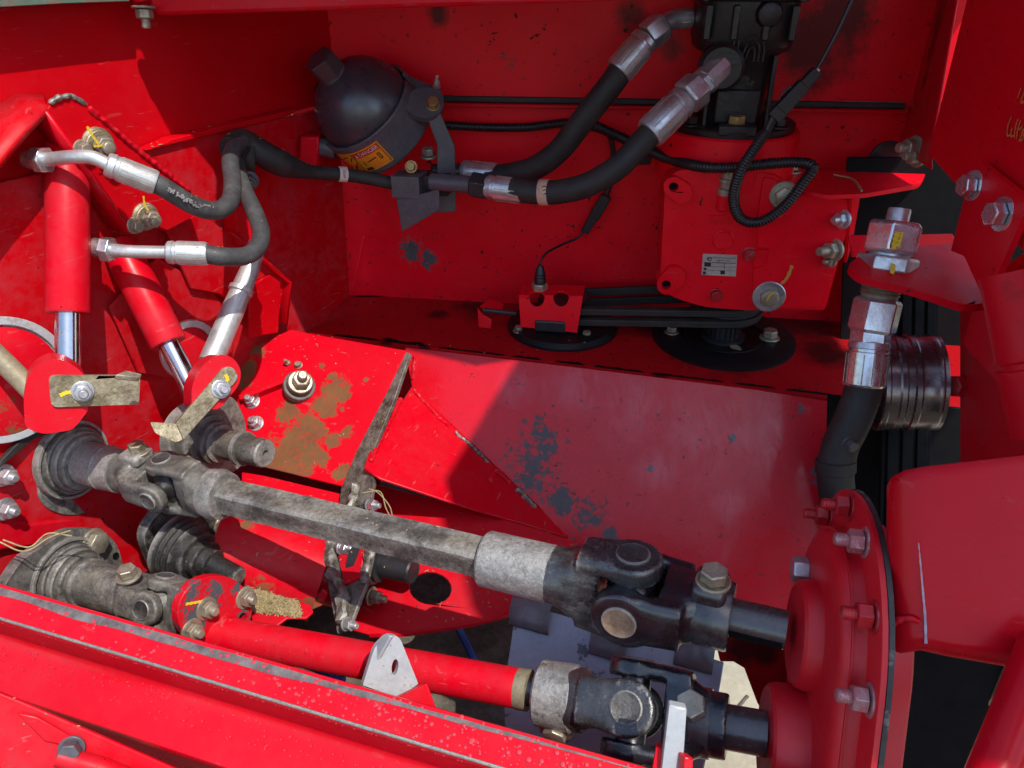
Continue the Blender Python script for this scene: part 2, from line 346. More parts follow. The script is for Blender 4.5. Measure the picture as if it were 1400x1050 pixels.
class MB:
    def __init__(s): s.v = []; s.f = []
    def add(s, vs, fs):
        o = len(s.v); s.v += [V(x) for x in vs]; s.f += [[i + o for i in f] for f in fs]; return s
    def rings(s, rs, closed=True, cap=True):
        n = len(rs[0]); o = len(s.v)
        for r in rs: s.v += [V(p) for p in r]
        for i in range(len(rs) - 1):
            for j in range(n if closed else n - 1):
                k = (j + 1) % n
                s.f.append([o + i * n + j, o + i * n + k, o + (i + 1) * n + k, o + (i + 1) * n + j])
        if cap and closed:
            s.f.append([o + j for j in range(n)][::-1])
            s.f.append([o + (len(rs) - 1) * n + j for j in range(n)])
        return s
    def lathe(s, p, ax, prof, n=36, cap=True, u=None):
        ax = ax.normalized(); a, b = perp(ax)
        return s.rings([[p + ax * t + (a * math.cos(q) + b * math.sin(q)) * max(r, 1e-5) for q in (math.tau * i / n for i in range(n))] for t, r in prof], True, cap)
    def tube(s, pts, r, n=14, cap=True):
        rr = r if isinstance(r, (list, tuple)) else [r] * len(pts)
        t0 = (pts[1] - pts[0]).normalized(); a, _ = perp(t0); rs = []
        for i, p in enumerate(pts):
            t = (pts[min(i + 1, len(pts) - 1)] - pts[max(i - 1, 0)]).normalized()
            a = (a - t * a.dot(t)).normalized(); b = t.cross(a)
            rs.append([p + (a * math.cos(q) + b * math.sin(q)) * rr[i] for q in (math.tau * j / n for j in range(n))])
        return s.rings(rs, True, cap)
    def hexa(s, p, ax, r, h, rot=0., ch=.12):
        ax = ax.normalized(); a, b = perp(ax)
        def ring(t, q): return [p + ax * t + (a * math.cos(rot + math.tau * i / 6) + b * math.sin(rot + math.tau * i / 6)) * q for i in range(6)]
        return s.rings([ring(0, r), ring(h * (1 - ch * .8), r), ring(h, r * (1 - ch))])
    def poly(s, pts, vec, holes=()):
        loops = [list(pts)] + [list(h) for h in holes]
        tri = tessellate_polygon(loops)
        flat = [p for l in loops for p in l]; n = len(flat)
        fs = [list(t) for t in tri] + [[i + n for i in t][::-1] for t in tri]
        o = 0
        for l in loops:
            m = len(l)
            for i in range(m): fs.append([o + i, o + (i + 1) % m, n + o + (i + 1) % m, n + o + i])
            o += m
        return s.add(flat + [p + vec for p in flat], fs)
    def box(s, c, X, Y, Z):
        vs = [c + X * i + Y * j + Z * k for k in (-1, 1) for j in (-1, 1) for i in (-1, 1)]
        return s.add(vs, [[0, 2, 3, 1], [4, 5, 7, 6], [0, 1, 5, 4], [2, 6, 7, 3], [0, 4, 6, 2], [1, 3, 7, 5]])
    def grid(s, rows): return s.rings(rows, False, False)
    def jitter(s, amt, scale):
        for p in s.v: p += noise.noise_vector(p * scale) * amt
        return s
    def build(s, name, mat, parent=None, bevel=0., solid=0., angle=35, segs=2, remesh=0., smooth=0, sub=0, dissolve=False):
        o0 = V((0, 0, 0))
        if parent is not None: o0 = ROOT[parent.name]
        me = bpy.data.meshes.new(name)
        me.from_pydata([tuple(p - o0) for p in s.v], [], s.f)
        bm = bmesh.new(); bm.from_mesh(me)
        bmesh.ops.remove_doubles(bm, verts=bm.verts, dist=1e-6)
        bmesh.ops.recalc_face_normals(bm, faces=bm.faces)
        if dissolve: bmesh.ops.dissolve_limit(bm, angle_limit=.01, verts=bm.verts, edges=bm.edges)
        bm.to_mesh(me); bm.free()
        for p in me.polygons: p.use_smooth = True
        if not remesh: me.set_sharp_from_angle(angle=math.radians(angle))
        me.materials.append(M[mat] if isinstance(mat, str) else mat)
        ob = bpy.data.objects.new(name, me)
        COL.objects.link(ob)
        if parent is not None:
            ob.parent = parent
            ROOT[ob.name] = o0
        else: ROOT[ob.name] = o0
        if solid:
            m = ob.modifiers.new('thickness', 'SOLIDIFY'); m.thickness = solid; m.offset = 0
        if remesh:
            m = ob.modifiers.new('fuse', 'REMESH'); m.mode = 'VOXEL'; m.voxel_size = remesh; m.use_smooth_shade = True
            if smooth:
                m = ob.modifiers.new('soften', 'SMOOTH'); m.iterations = smooth; m.factor = .5
        if bevel:
            m = ob.modifiers.new('edge', 'BEVEL'); m.width = bevel; m.segments = segs; m.limit_method = 'ANGLE'; m.angle_limit = math.radians(40); m.harden_normals = False
        if sub:
            m = ob.modifiers.new('subd', 'SUBSURF'); m.levels = sub; m.render_levels = sub
        return ob
ROOT = {}
def thing(name, label, cat, loc, group=None):
    o = bpy.data.objects.new(name, None); COL.objects.link(o)
    o.location = loc; o.empty_display_size = .02
    ROOT[o.name] = V(loc)
    o['label'] = label; o['category'] = cat
    if group: o['group'] = group
    return o

def rnd(pts, r, n=4):
    """round the corners of a pixel outline; a point may carry its own radius as third number"""
    out = []
    m = len(pts)
    for i in range(m):
        p = V(pts[i][:2]); q = V(pts[i - 1][:2]); w = V(pts[(i + 1) % m][:2])
        rr = pts[i][2] if len(pts[i]) > 2 else r
        a, b = q - p, w - p
        k = min(rr, a.length * .48, b.length * .48)
        if k < .5: out.append((p.x, p.y)); continue
        A, B = p + a.normalized() * k, p + b.normalized() * k
        for j in range(n + 1):
            t = j / n
            c = A * (1 - t) ** 2 + p * 2 * t * (1 - t) + B * t * t
            out.append((c.x, c.y))
    return out
def ell(cx, cy, rx, ry, n=20, rot=0):
    c, s_ = math.cos(rot), math.sin(rot)
    return [(cx + rx * math.cos(q) * c - ry * math.sin(q) * s_, cy + rx * math.cos(q) * s_ + ry * math.sin(q) * c) for q in (math.tau * i / n for i in range(n))]
def plate(name, mat, parent, pl, pts, th, r=0, holes=(), bevel=.0012, jit=0):
    b = MB()
    o = [pl.at(*p) for p in (rnd(pts, r) if (r or any(len(p) > 2 for p in pts)) else pts)]
    b.poly(o, -pl.n * th, [[pl.at(*p) for p in h] for h in holes])
    if jit: b.jitter(jit, 60)
    return b.build(name, mat, parent, bevel=bevel)
def bolt(parent, p, ax, r, h=None, mat='zinc', washer=1.35, stub=0., rot=None, name='bolt', nutside=False):
    b = MB(); ax = ax.normalized(); h = h or r * 1.1
    t = 0.
    if washer:
        b.lathe(p - ax * .001, ax, [(0, r * washer), (r * .22, r * washer), (r * .28, r * washer * .95)], 24); t = r * .26
    b.hexa(p + ax * t, ax, r, h, random.uniform(0, 1) if rot is None else rot)
    if stub:
        prof = []; z = 0
        while z < stub:
            prof += [(z, r * .56), (z + r * .10, r * .49)]; z += r * .2
        prof += [(z, r * .5), (z + r * .08, r * .4)]
        b.lathe(p + ax * (t + h), ax, prof, 16)
    return b.build(name, mat, parent, bevel=r * .06)
def weld(parent, pts, r, mat='weld_red', name='weld_bead'):
    path = evenly(smooth_path(pts, 10), r * .55)
    rr = [r * (.85 + .10 * math.sin(i * 1.3) + random.uniform(-.06, .06)) for i in range(len(path))]
    rr[0] *= .5; rr[-1] *= .5
    b = MB().tube(path, rr, 10); b.jitter(r * .45, 130)
    return b.build(name, mat, parent)
def hose(name, parent, ctrl, r, mat, n=8, segs=16):
    return MB().tube(smooth_path(ctrl, n), r, segs).build(name, mat, parent)
def corrugated(name, parent, ctrl, r, mat, pitch=.0034):
    path = evenly(smooth_path(ctrl, 14), pitch / 4)
    rr = [r * (1.0 if (i % 4) in (0, 1) else .82) for i in range(len(path))]
    return MB().tube(path, rr, 12).build(name, mat, parent, angle=80)
def text_geo(txt, size):
    cu = bpy.data.curves.new('lettering', 'FONT'); cu.body = txt; cu.size = size; cu.align_x = 'CENTER'; cu.align_y = 'CENTER'; cu.resolution_u = 3
    ob = bpy.data.objects.new('lettering', cu); COL.objects.link(ob)
    bpy.context.view_layer.update()
    me = bpy.data.meshes.new_from_object(ob.evaluated_get(bpy.context.evaluated_depsgraph_get()))
    vs = [(v.co.x, v.co.y) for v in me.vertices]; fs = [list(p.vertices) for p in me.polygons]
    bpy.data.objects.remove(ob); bpy.data.curves.remove(cu); bpy.data.meshes.remove(me)
    return vs, fs
def lettering(txt, size, fn, mat, parent, name='lettering', sx=1.):
    vs, fs = text_geo(txt, size)
    return MB().add([fn(x * sx, y) for x, y in vs], fs).build(name, mat, parent)
def stroke(parent, pl, pts, w, mat, name='paint_mark', lift=.0006, n=6):
    """a hand-drawn marker stroke lying on a plane"""
    P = smooth_path([pl.off(lift).at(*p) for p in pts], n)
    rows = []
    for i, p in enumerate(P):
        t = (P[min(i + 1, len(P) - 1)] - P[max(i - 1, 0)]).normalized()
        s_ = t.cross(pl.n).normalized() * (w * (.5 + .12 * math.sin(i * 2.1)))
        rows.append([p - s_, p + s_])
    return MB().grid(rows).build(name, mat, parent)

# ================================================================== the setting
b = MB(); b.add([(-30, -30, 0), (30, -30, 0), (30, 30, 0), (-30, 30, 0)], [[0, 1, 2, 3]])
g = b.build('ground', 'dark_ground'); g['kind'] = 'structure'; g['label'] = 'ground round the machine, coloured dark to cut bounced light'; g['category'] = 'ground'
b = MB(); b.add([(.05, .45, .006), (2.4, .45, .006), (2.4, 2.6, .006), (.05, 2.6, .006)], [[0, 1, 2, 3]])
g = b.build('concrete_slab', 'concrete'); g['kind'] = 'structure'; g['label'] = 'sunlit pale concrete slab seen through the gaps at lower right'; g['category'] = 'ground'
MB().tube(smooth_path([onslab(1022, 952), onslab(1008, 968), onslab(1000, 975), onslab(990, 992)], 5), .0035, 6).build('slab_crack', 'pan', g)

# ------------------------------------------------------------------ machine housing: walls, shelf, chute
H = thing('machine_housing', 'red steel compartment walls, shelf and sloping chute around the machinery', 'machine housing', V((0, 1.0, CAM_H + SHELF)))
UP = BACK.off(.008)
plate('upper_back_panel', 'back', H, UP, [(400, -120), (1330, -120), (1330, 140), (430, 133)], .003)
plate('lower_back_panel', 'back', H, BACK, [(400, 128), (1330, 140), (1330, 470), (478, 409), (400, 405)], .003)
plate('back_ledge', 'red', H, BACK.off(.020), [(430, 138), (600, 141), (1243, 151), (1243, 156), (600, 146), (430, 143)], .02)
plate('gap_shade_strip', 'rubber', H, BACK.off(.012), [(440, 128), (600, 131), (1238, 141), (1238, 149), (600, 139), (440, 136)], .008)  # black strip standing in for the shaded gap above the ledge
plate('upper_left_panel', 'wall_left', H, LEFT, [(-140, -140), (470, -140), (470, 134), (405, 152), (235, 200), (-140, 310)], .003)
LL = LEFT.off(.014)
plate('lower_left_panel', 'wall_low', H, LL, [(-140, 282), (205, 203), (395, 159), (462, 143), (478, 403), (425, 457), (385, 520), (380, 720), (-140, 900)], .003)
plate('left_ledge', 'wall_left', H, LEFT.off(.020), [(200, 206), (398, 158), (408, 148), (235, 190), (228, 194)], .018)
# shelf (level) with the two round openings hidden under the discs
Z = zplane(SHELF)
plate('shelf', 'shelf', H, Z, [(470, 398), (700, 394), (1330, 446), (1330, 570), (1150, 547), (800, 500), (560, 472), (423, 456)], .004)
# chute: sloping panel
edge = [(555, 476), (800, 504), (1150, 548)]
plate('chute_panel', 'slope', H, SLOPE, [(553, 474), (800, 503), (1153, 547), (1140, 640), (1133, 700), (1128, 880), (1010, 872), (940, 850), (860, 805), (790, 752), (735, 692), (650, 612), (563, 530)], .004)
# gusset folded down along the welded diagonal
GA = SLOPE.at(562, 526); GB = SLOPE.at(775, 732)
GUS = plane3(GA, GB, U(500, 640, .905))
plate('gusset', 'gus_red', H, GUS, [(563, 528), (650, 611), (735, 691), (778, 734), (640, 694), (520, 654), (498, 640), (505, 618)], .004, bevel=.0015)
lip = MB()
rows = []
for x, y in ((499, 641), (520, 655), (640, 695), (776, 734)):
    p = GUS.at(x, y)
    rows.append([p, p + GUS.n * .002 + V((0, .004, -.004)), p + V((0, .018, -.012)), p + V((0, .075, -.03))])
lip.grid(rows); lip.build('gusset_lip', 'gus_red', H, solid=.003, angle=60)
weld(H, [GUS.off(.001).at(x, y) for x, y in ((566, 534), (590, 560), (615, 584))], .0032)
weld(H, [GUS.off(.001).at(x, y) for x, y in ((622, 590), (650, 615), (668, 632))], .0026, 'mudweld')
weld(H, [GUS.off(.001).at(x, y) for x, y in ((676, 640), (700, 664))], .004)
weld(H, [GUS.off(.001).at(x, y) for x, y in ((706, 668), (733, 694))], .004, 'mudweld')
weld(H, [SLOPE.off(.001).at(x, y) for x, y in ((567, 486), (564, 520))], .0035)
weld(H, [GUS.off(.001).at(x, y) for x, y in ((548, 545), (520, 600), (507, 632))], .004)
# corner filler at the back left with its stitch weld
CF1 = plane3(Z.at(481, 404), Z.at(632, 396), BACK.at(500, 322))
plate('corner_filler', 'back', H, CF1, [(480, 405), (497, 322), (520, 332), (635, 394)], .003)
weld(H, [CF1.off(.001).at(x, y) for x, y in ((508, 327), (527, 335))], .004)
weld(H, [CF1.off(.001).at(x, y) for x, y in ((550, 348), (577, 366))], .005)
weld(H, [CF1.off(.001).at(x, y) for x, y in ((604, 381), (628, 393))], .005)
# scuffed side plate in the sun, left of the chute
plate('side_plate', 'plate_mud', H, SPL, [(398, 450), (430, 457), (556, 479), (472, 666), (400, 648), (325, 630), (300, 560), (330, 480)], .004)
plate('side_plate_lip', 'plate_mud', H, SPL.off(-.012), [(360, 650), (470, 676), (458, 705), (330, 690), (330, 645)], .004)
SN = SPL.n
bolt(H, SPL.at(345, 549), SN, .0075, stub=.006, mat='zinc')
bolt(H, SPL.at(350, 579), SN, .0075, stub=.006, mat='zinc')
bolt(H, SPL.at(394, 497), SN, .004, stub=.006, mat='bolt_dull', washer=0)
bolt(H, SPL.at(408, 499), SN, .004, mat='bolt_dull')
bb = MB().lathe(SPL.at(408, 531), (SN + V((.5, 0, 0))).normalized(), [(0, .020), (.012, .020), (.013, .016), (.020, .016), (.021, .013), (.024, .013)], 28)
bb.build('bush', 'cast_grey', H, bevel=.001)
bolt(H, SPL.at(408, 531) + (SN + V((.5, 0, 0))).normalized() * .022, SN + V((.5, 0, 0)), .0115, stub=.008, mat='bolt_dull')
plate('side_plate_rib', 'housing_red', H, SPL.off(.012), [(325, 540), (395, 514), (398, 519), (328, 547)], .012)
# muddy end plate under the left edge of the chute
EP_N = (U(580, 786, .85) - U(500, 765, .89)).normalized()
EPL = plane3(U(555, 482, .985), U(490, 640, .925), U(478, 850, .815))
ep = plate('end_plate', 'mudweld', H, EPL, [(551, 479), (560, 483), (540, 545), (503, 632), (512, 660), (504, 700), (512, 745), (500, 800), (480, 850), (461, 866), (449, 805), (444, 745), (462, 700), (466, 668), (488, 615), (532, 530)], .005, bevel=.001, jit=.0012)
plate('rear_floor', 'shade_red', H, Plane(U(330, 700, 1.0), (.3, -.8, .5)), [(120, 590), (520, 640), (520, 745), (470, 830), (150, 830)], .004)
plate('end_plate_face', 'housing_red', H, EPL.off(.004), [(486, 700), (506, 704), (492, 790), (470, 800), (462, 760), (476, 735)], .01)
weld(H, [EPL.off(.006).at(x, y) for x, y in ((453, 735), (452, 775), (464, 800), (470, 830), (463, 858))], .0075, 'mudweld')
weld(H, [EPL.off(.006).at(x, y) for x, y in ((487, 660), (480, 690), (466, 725))], .006, 'mudweld')
weld(H, [EPL.off(.004).at(x, y) for x, y in ((508, 700), (506, 750), (496, 800))], .006, 'mudweld')
for x, y, r in ((506, 690, .0065), (468, 748, .0075), (474, 853, .0065)):
    bolt(H, EPL.off(.006).at(x, y), V((.8, -.5, .3)), r, stub=.006, mat='zinc', washer=1.2)
# lower trough under the chute, with the oval hand hole
TR = plane3(U(480, 740, .93), U(700, 800, .86), U(600, 866, .84))
plate('trough', 'red_dirty', H, TR, [(470, 735), (560, 735), (700, 790), (704, 800), (698, 838), (640, 852), (555, 864), (505, 868), (470, 858)], .004, holes=[ell(588, 804, 29, 22, 18, .1)])
plate('trough_back', 'red_dirty', H, TR.off(-.03), [(490, 655), (640, 695), (790, 740), (760, 800), (690, 790), (560, 745), (480, 735)], .004)
tlip = MB()
rows = []
for x, y in ((505, 868), (555, 864), (640, 852), (698, 838)):
    p = TR.at(x, y); rows.append([p, p + V((0, .0, -.005)), p + V((0, .03, -.012))])
tlip.grid(rows); tlip.build('trough_lip', 'red_dirty', H, solid=.003, angle=60)
# cast rubber strip remnants below chute
weld(H, [TR.off(.03).at(x, y) for x, y in ((690, 742), (720, 748), (745, 752))], .006, 'bluegrey', 'torn_seal')
# grimy, chipped line along the front edge of the shelf
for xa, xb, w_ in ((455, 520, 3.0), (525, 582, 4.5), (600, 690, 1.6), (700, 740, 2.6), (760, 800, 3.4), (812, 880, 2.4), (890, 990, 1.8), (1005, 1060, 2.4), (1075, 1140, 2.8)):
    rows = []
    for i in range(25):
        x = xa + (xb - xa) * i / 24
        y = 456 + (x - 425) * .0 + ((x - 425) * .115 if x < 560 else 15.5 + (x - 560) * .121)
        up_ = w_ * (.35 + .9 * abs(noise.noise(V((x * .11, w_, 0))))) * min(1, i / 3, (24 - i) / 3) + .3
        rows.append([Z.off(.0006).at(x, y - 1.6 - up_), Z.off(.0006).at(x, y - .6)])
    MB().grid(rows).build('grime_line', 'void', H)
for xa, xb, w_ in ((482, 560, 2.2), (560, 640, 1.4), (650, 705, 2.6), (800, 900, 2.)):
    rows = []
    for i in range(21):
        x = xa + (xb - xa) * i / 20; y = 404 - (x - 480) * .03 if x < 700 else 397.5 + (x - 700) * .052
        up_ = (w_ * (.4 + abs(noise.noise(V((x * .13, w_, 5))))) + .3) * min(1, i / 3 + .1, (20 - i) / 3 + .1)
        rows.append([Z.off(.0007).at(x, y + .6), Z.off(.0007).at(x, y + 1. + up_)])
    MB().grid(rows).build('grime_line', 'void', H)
# skirts added below the opening to block skylight over the ground
MB().poly([V((-.75, .10, CAM_H - .80)), V((.16, .10, CAM_H - .80)), V((.22, 1.15, CAM_H - .82)), V((-.75, 1.15, CAM_H - .82))], V((0, 0, -.004))).build('belly_shade_pan', 'pan', H)  # pan added underneath, its dark brown standing in for shaded ground
plate('rear_shade_skirt', 'red_dirty', H, BACK.off(-.05), [(330, 420), (1240, 445), (1240, 800), (330, 800)], .004)
MB().poly([V((-.75, .25, CAM_H - .62)), V((-.30, 1.05, CAM_H - .62)), V((-.30, 1.05, .15)), V((-.75, .25, .15))], V((-.004, .002, 0))).build('left_shade_skirt', 'red_dirty', H)
# right side of the compartment
RF = plane3(U(1269, 208, .80), U(1269, 208, .80) + V((0, 0, -.1)), BACK.at(1240, 160))
plate('far_right_panel', 'far_right', H, RF, [(1243, -120), (1327, -120), (1270, 210), (1272, 232), (1232, 205), (1230, 170)], .003)
plate('right_panel', 'red_gear', H, RIGHT, [(1326, -20), (1700, -300), (1700, 620), (1400, 345), (1319, 268), (1269, 210)], .003, bevel=.002)
RL = RIGHT.off(-.02)
plate('inner_right_panel', 'red_dirty', H, RL, [(1312, 408), (1420, 330), (1700, 400), (1700, 760), (1420, 700), (1312, 650)], .003)
plate('inner_right_brace', 'red', H, RIGHT.off(.012), [(1316, 470), (1330, 425), (1420, 400), (1420, 585)], .004, r=8)
plate('gap_shade_sheet', 'void', H, BACK.off(.06), [(1158, 215), (1420, 215), (1420, 760), (1140, 720), (1150, 430)], .004)  # black sheet standing in for the shade of the deep interior
plate('lower_gap_shade_sheet', 'void', H, U and Plane(U(1200, 650, .86), (-.1, -1, .1)), [(1132, 540), (1330, 560), (1330, 800), (1126, 800)], .004)  # lower black sheet for the same interior shade
bolt(H, RL.at(1316, 528), V((-1, -.2, .1)), .011, mat='bolt_red', washer=0)
# top edge of the opening
TOPP = Plane(LEFT.off(.035).at(205, 8), (-.1318, -.9913, 0))
TD = depth(LEFT.off(.035).at(205, 8))
tr = thing('top_rail', 'red rounded rail along the top edge of the opening', 'rail', U(580, -10, .74))
plate('rail_bar', 'red_side', tr, TOPP, [(203, -70), (203, 10), (214, 22), (590, 10), (980, -4), (980, -70)], .03, bevel=.004)
bolt(tr, U(196, 10, TD - .01), V((0, -.15, -1)), .008, h=.008, stub=.008, mat='bolt_dull')
plate('rail_bracket', 'red', tr, TOPP.off(.004), [(180, -70), (202, -70), (202, 2), (182, 4)], .02)
tb = thing('hood_edge', 'weathered green edge strip above the left wall, top left corner', 'edge strip', U(90, -5, .66))
plate('strip', 'green', tb, LEFT.off(.032), [(-140, -80), (178, -80), (178, 2), (90, 5), (0, 10), (-140, 18)], .012)

# unseen sheets added overhead, outlines projected from the shadow edges to shade the compartment
def up_to(p, z=.40):
    return p + SUN_DIR * ((CAM_H + z - p.z) / SUN_DIR.z)
ro = [LEFT.at(-200, 58), LEFT.at(0, 64), LEFT.at(193, 68), LEFT.at(206, 99), LEFT.at(199, 118), LEFT.at(237, 190),
      LL.at(272, 208), LL.at(292, 232), LL.at(297, 250), LL.at(294, 306), LL.at(387, 386), LL.at(413, 447), Z.at(560, 475), SLOPE.at(650, 500), SLOPE.at(712, 491)]
RZ = .10
ro = [up_to(p, RZ) for p in ro]
ro += [V((.60, ro[-1].y, CAM_H + RZ)), V((.60, 1.25, CAM_H + RZ)), V((-.75, 1.25, CAM_H + RZ))]
rf = MB().poly(ro, V((0, 0, .004))).build('added_shade_sheet', 'red'); rf['kind'] = 'structure'
rf['label'] = 'unseen red sheet added overhead to shade the back of the compartment'; rf['category'] = 'added_shade_sheet'
CZ = .8
co_ = [up_to(p, CZ) for p in (SLOPE.at(716, 480), SLOPE.at(590, 690), U(742, 733, .66), U(782, 795, .635), U(800, 850, .60), U(880, 870, .56), U(980, 1000, .52))]
co_ += [up_to(V((.33, .22, CAM_H - .40)), CZ), up_to(V((.52, .25, CAM_H - .30)), CZ), up_to(V((.52, .95, CAM_H - .3)), CZ)]
cv = MB().poly(co_, V((0, 0, .004))).build('added_shade_cover', 'red'); cv['kind'] = 'structure'
cv['label'] = 'unseen red sheet added overhead to shade the right half'; cv['category'] = 'cover'

# ------------------------------------------------------------------ cylinder cover bracket on the left wall
cb = thing('cylinder_bracket', 'folded red bracket on the left wall that carries the two cylinders', 'bracket', LEFT.at(180, 330))
CK = LEFT.off(.055)
plate('cheek_plate', 'wall_left', cb, CK, [(63, 152), (72, 136), (95, 131), (112, 138), (190, 205), (262, 262), (272, 292), (228, 316), (200, 305), (180, 318), (110, 215)], .006, bevel=.0015)
weld(cb, [CK.off(.0005).at(x, y) for x, y in ((68, 141), (80, 134), (100, 132), (118, 143))], .0028, 'mudweld')
weld(cb, [CK.off(.001).at(x, y) for x, y in ((120, 146), (160, 180), (200, 214), (262, 263))], .003)
rows = []
for (x, y), (x2, y2) in (((66, 150), (60, 131)), ((35, 182), (22, 133)), ((0, 224), (-20, 160)), ((-80, 320), (-100, 240))):
    rows.append([CK.at(x, y), LEFT.off(.002).at(x2, y2)])
MB().grid(rows).build('top_strip', 'wall_low', cb, solid=.006, angle=8)
rows = []
for (x, y) in ((63, 152), (110, 215), (180, 318)):
    p = CK.at(x, y); rows.append([p, p - LEFT.n * .035])
MB().grid(rows).build('inner_flange', 'red', cb, solid=.004, angle=8)
LCK = LEFT.off(.030)
plate('lower_plate', 'wall_low', cb, LCK, [(228, 316), (272, 292), (312, 318), (389, 384), (381, 440), (372, 455), (300, 402), (262, 395)], .005)
plate('end_box', 'wall_left', cb, LEFT.off(.040), [(342, 392), (370, 376), (384, 386), (381, 455), (340, 462)], .004)
plate('lower_arch', 'wall_low', cb, LEFT.off(.022), [(150, 420), (215, 352), (290, 395), (320, 440), (318, 500), (250, 520), (190, 510)], .004)
rows = []
for x, y in ((312, 318), (350, 351), (389, 384), (383, 440)):
    p = LCK.at(x, y); rows.append([p + LEFT.n * .012, p - LEFT.n * .02])
MB().grid(rows).build('edge_flange', 'wall_left', cb, solid=.004)
# pins with yellow paint marks
def pin(x, y, r, mat):
    p = CK.at(x, y); ax = (LEFT.n + V((.15, -.2, -.1))).normalized()
    q = MB().lathe(p - ax * .004, ax, [(0, r * 1.25), (.006, r * 1.25), (.007, r * 1.1), (.010, r * 1.1)], 26)
    o = q.build('pin', mat, cb, bevel=.0008)
    MB().hexa(p + ax * .008, ax, r * .8, .008, .3).lathe(p + ax * .016, ax, [(0, r * .5), (.004, r * .5), (.005, r * .35)], 18).build('pin_bolt', 'bolt_dull', o, bevel=.0006)
    pl = Plane(p + ax * .0172, ax)
    return o
p1 = pin(133, 197, .0125, 'yellow_zinc'); p2 = pin(198, 296, .0115, 'yellow_zinc')
bolt(cb, CK.at(112, 204), LEFT.n, .0065, mat='bolt_dull'); bolt(cb, CK.at(184, 308), LEFT.n, .0065, mat='bolt_dull')
CKF = CK.off(.0165)
stroke(cb, CKF, [(119, 173), (128, 188), (135, 197)], .0022, 'yellow')
stroke(cb, CKF, [(196, 268), (198, 280), (203, 288)], .0018, 'yellow')
stroke(cb, CKF, [(128, 200), (138, 199), (142, 196)], .002, 'yellow')
bolt(cb, LCK.at(340, 328), LEFT.n + V((0, -.3, .2)), .0095, mat='white', washer=0)
MB().box(LEFT.off(.03).at(326, 305), LEFT.n * .012, V((0, .004, .022)), V((.008, .008, 0))).build('weld_tab', 'wall_left', cb, bevel=.001)

# ------------------------------------------------------------------ hydraulic cylinders
def cylinder(label, a, b, c, r, rr):
    t = thing('hydraulic_cylinder', label, 'cylinder', c, 'hydraulic cylinders on the left')
    ax = (b - a).normalized(); L = (b - a).length
    MB().lathe(a, ax, [(-.012, r * .75), (-.01, r * .93), (0, r), (L - .002, r), (L, r * .95), (L, rr * 1.05), (L - .006, rr * 1.05)], 40).build('barrel', 'red_side', t, bevel=0)
    MB().lathe(b - ax * .01, ax, [(0, rr), ((c - b).length + .012, rr)], 32).build('rod', 'chrome', t)
    return t
c1 = cylinder('upright red hydraulic cylinder nearest the left edge, chrome rod showing', U(92, 205, .73), U(93, 428, .725), U(93, 500, .72), .0192, .0112)
c2 = cylinder('slanted red hydraulic cylinder, rod pointing down to the right', U(168, 345, .80), U(231, 470, .80), U(262, 532, .795), .0185, .0105)

# silver tube standing behind the slanted cylinder
st = thing('silver_tube', 'silver painted tube leaning behind the slanted cylinder', 'tube', U(290, 492, .83))
MB().tube([U(352, 332, .875), U(341, 370, .866), U(318, 425, .85), U(288, 495, .83)], [.0100, .0105, .0125, .0128], 24).build('tube', 'tin', st)
MB().lathe(U(331, 393, .858), (U(288, 495, .83) - U(340, 372, .865)), [(0, .0118), (.001, .0135), (.006, .0135), (.007, .0118)], 28).build('collar', 'tin', st)
for i, (x, y) in enumerate(((278, 458), (262, 462))):
    pass
rl = thing('roller_disc', 'grey arc-edged disc behind a tan rod at the left edge', 'disc', U(0, 520, .74))
MB().lathe(U(2, 520, .735), V((.75, -.6, .12)), [(0, .062), (.004, .062), (.004, .054), (0, .054)], 56).build('disc_rim', 'galv', rl, bevel=.0008)
MB().lathe(U(2, 522, .733), V((.75, -.6, .12)), [(-.004, .053), (.002, .053), (.006, .040), (.008, .022)], 48).build('disc_face', 'housing_red', rl)
MB().tube([U(-30, 462, .70), U(8, 498, .70), U(48, 538, .695)], .0095, 20).build('rod', 'tan', rl)
ring2 = MB().lathe(U(258, 478, .855), V((.75, -.6, .12)), [(0, .034), (.006, .034), (.006, .026), (0, .026)], 44)
r2 = thing('bearing_ring', 'light grey ring seen behind the slanted cylinder rod', 'ring', U(258, 478, .855))
ring2.build('ring', 'tin', r2, bevel=.0008)
MB().lathe(U(258, 478, .857), V((.75, -.6, .12)), [(-.004, .026), (.004, .026), (.006, .015)], 40).build('hub', 'housing_red', r2)

# lugs with zinc retaining plates
def lug(label, o, pl, outline, th, plpts, plate_pl, bolt_xy, foot, mark):
    t = thing('pin_lug', label, 'lug', o)
    plate('lug_body', 'housing_red', t, pl, outline, th, r=9, bevel=.004)
    plate('retaining_plate', 'yellow_zinc', t, plate_pl, plpts, .005, bevel=.001)
    n = plate_pl.n
    if foot:
        plate('retaining_foot', 'yellow_zinc', t, foot[0], foot[1], .005, bevel=.001)
    bolt(t, plate_pl.at(*bolt_xy), n, .0078, h=.006, stub=.004, mat='zinc', washer=1.25)
    stroke(t, plate_pl, mark, .0035, 'yellow')
    return t
LG = Plane(U(80, 540, .685), (.52, -.82, .22))
cir = [(34 + 0, 585), (32, 545), (38, 515), (50, 499), (68, 491), (86, 492), (105, 502), (118, 515), (122, 560), (100, 588), (60, 594)]
lug('red lug with a level zinc retaining plate under the upright cylinder', U(80, 570, .70), LG, cir, .03,
    rnd([(66, 513, 10), (192, 514), (190, 553), (70, 557, 10)], 2), LG.off(.003), (113, 535), (Plane(U(192, 520, .67), (.5, .1, .86)), [(158, 512), (172, 506), (194, 511), (192, 516)]), [(82, 541), (90, 537), (100, 536)])
LG2 = Plane(U(280, 550, .765), (.62, -.70, .35))
